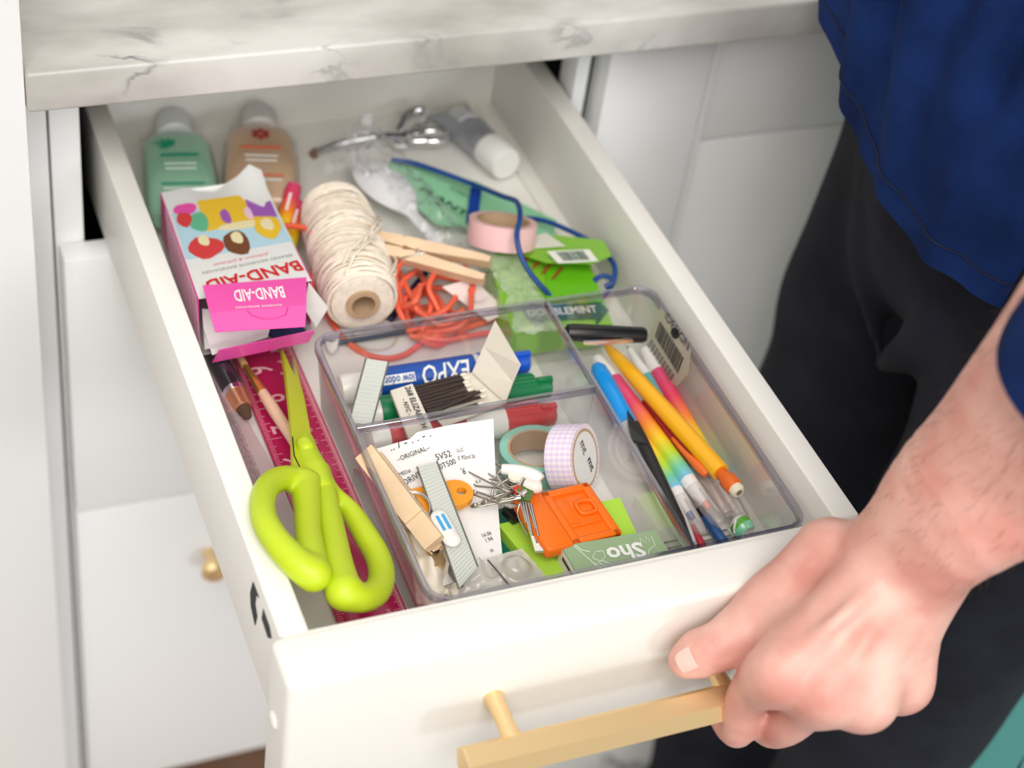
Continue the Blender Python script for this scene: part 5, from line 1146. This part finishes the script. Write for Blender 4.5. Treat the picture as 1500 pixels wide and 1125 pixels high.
# arm hair
hr = random.Random(6); b = B(); hm = mat('arm_hair', (.12, .06, .03), .7)
bmh = o.data; cand = []; Wp = WM[pe.name]
for v in bmh.vertices:
    p = Wp @ v.co
    if p.z > .060 and p.x < .40 and v.normal.dot((CL - p).normalized()) > .15: cand.append((p, v.normal.copy()))
hr.shuffle(cand); ad = (W0 - E0).normalized()
for p, n in cand[:420]:
    d = (ad + V((hr.uniform(-.5, .5), hr.uniform(-.5, .5), hr.uniform(-.5, .5))) + n * .25).normalized(); l = hr.uniform(.004, .009)
    b.tube([p - n * .0003, p + d * l * .5 + n * .0008, p + d * l + n * .0004], [.00007, .00006, .00003], 3)
tag(b.obj('arm_hair', hm, pe, True), kind='stuff')
# trousers
trm = mat('black_denim', (.011, .0125, .021), .85, var=.5, vscale=18, bump=.5, bscale=1400)
bb = trm.node_tree.nodes['Principled BSDF']; bb.inputs['Sheen Weight'].default_value = .02; bb.inputs['Specular IOR Level'].default_value = .2
fold = random.Random(8)
def fold_extra(amp, seed, sx=1, sz=1):
    ph = [(fold.uniform(-1, 1), fold.uniform(-1, 1), fold.uniform(-1, 1), fold.uniform(0, 6)) for _ in range(7)]
    def f(F, X, Y, Z):
        D = 0
        for a, b_, c, q in ph: D = D + np.sin((a * X * 34 + b_ * Y * 34) * sx + c * Z * 26 * sz + q + 1.6 * np.sin(Z * 19 + q * 2))
        return F - amp * D / 2.4
    return f
tro = [chain([V((.484, .235, .06)), V((.480, .242, -.12)), V((.468, .245, -.36)), V((.452, .235, -.635))], [.078, .072, .062, .056], .02, 4),
       chain([V((.478, .085, .06)), V((.468, .078, -.10)), V((.438, .072, -.32)), V((.430, .078, -.635))], [.080, .078, .062, .054], .02, 4),
       chain([V((.490, .20, .14)), V((.485, .12, .14))], [.084, .086], .04, 2),
       chain([V((.475, .17, .06)), V((.475, .17, .02))], [.085, .080], .03, 2)]
tro += [chain([V((.415, .215, .075)), V((.412, .210, -.01)), V((.420, .165, -.08))], [.009, .010, .006], .012, 4),
        chain([V((.402, .115, .01)), V((.402, .140, -.04)), V((.412, .165, -.07))], [.009, .011, .006], .012, 4),
        chain([V((.455, -.004, .10)), V((.468, -.010, -.10)), V((.490, -.004, -.40))], [.003, .003, .003], .004, 4)]
sdf_obj('trousers', tro, .0048, trm, pe, k=.03, extra=fold_extra(.0034, 1), relax=1)
# shoes under the hems
for x, y in ((.405, .235), (.455, .075)):
    sdf_obj('shoe', [chain([V((x + .06, y, -.614)), V((x - .03, y, -.616)), V((x - .10, y + .004, -.621))], [.028, .028, .020], .01, 3)], .004, mat('black_shoe', (.012, .012, .013), .6), pe)
# t-shirt
shm = mat('navy_jersey', (.006, .024, .115), .9, var=.4, vscale=24, bump=.6, bscale=1500); shm.node_tree.nodes['Principled BSDF'].inputs['Specular IOR Level'].default_value = .15
HEM = [at(1530, 470, .044), at(1450, 447, .055), at(1380, 400, .062), at(1330, 350, .068), at(1290, 290, .076), at(1256, 220, .086), at(1236, 150, .096), at(1222, 80, .104), at(1212, 20, .110), V((.46, .300, .11)), V((.55, .30, .08)), V((.60, .20, .06)), V((.60, .08, .05)), V((.55, -.02, .035)), V((.46, -.03, .034))]
HEM = spline(HEM, 9, True); NH = len(HEM); G = []
for i in range(34):
    u = i / 33; row = []
    for k, p in enumerate(HEM):
        z = p.z + u * (.60 - p.z); c = V((.49, .145, z)); q = V((p.x, p.y, z)); d = q - c; bulge = 1 + .10 * math.sin(min(1, u * 1.6) * math.pi) - .12 * u ** 3
        f = noise.noise(V((k * .16 + u * 2.2, u * 4.0, 2))) * .014 + math.sin(k * .38 + u * 5) * .0030
        row.append(c + d * bulge + d.normalized() * (f * (.35 + .65 * min(1, u * 4))))
    row.append(row[0].copy()); G.append(row)
B().grid(G, .0016).obj('shirt', shm, pe, True, smooth=80)
o_ = [V(p) + (V(p) - V((.49, .145, p.z))).normalized() * .0012 for p in HEM]
seam = []
for k, p in enumerate(HEM):
    u = .020 / (.60 - p.z); kk = G[1][k] - G[0][k]; L_ = kk.length; q = G[0][k] + kk * (.018 / L_); seam.append(q + (q - V((.49, .145, q.z))).normalized() * .0004)
B().tube(seam, .0006, 5, closed=True).obj('hem_seam', mat('dark_navy_thread', (.004, .008, .03), .8), pe, True, smooth=80)
# sleeve
S0, S1 = at(1490, 560, .135), at(1640, 400, .255)
S0 = E0.lerp(E1, .5) + (Fa.lerp(Fb, .5) - E0.lerp(E1, .5)) * .80; dS = (Fa.lerp(Fb, .5) - E0.lerp(E1, .5)).normalized(); uS = V((0, 0, 1)).cross(dS).normalized(); vS = dS.cross(uS)
ctr = [S0, S0 + dS * .05, S0 + dS * .11, V((.47, -.02, .36)), V((.48, .03, .50))]; rad = [.045, .048, .053, .062, .075]; ctr = spline(ctr, 5); G = []
for i, c in enumerate(ctr):
    r = rad[min(4, i // 5)] + (rad[min(4, i // 5 + 1)] - rad[min(4, i // 5)]) * (i % 5) / 5
    G.append([c + (uS * math.cos(a) * 1.05 + vS * math.sin(a) * .90) * (r * (1 + .05 * noise.noise(V((a * 1.2, i * .4, 5))))) for a in np.linspace(0, 2 * math.pi, 41)])
B().grid(G, .0016).obj('sleeve', shm, pe, True, smooth=80)
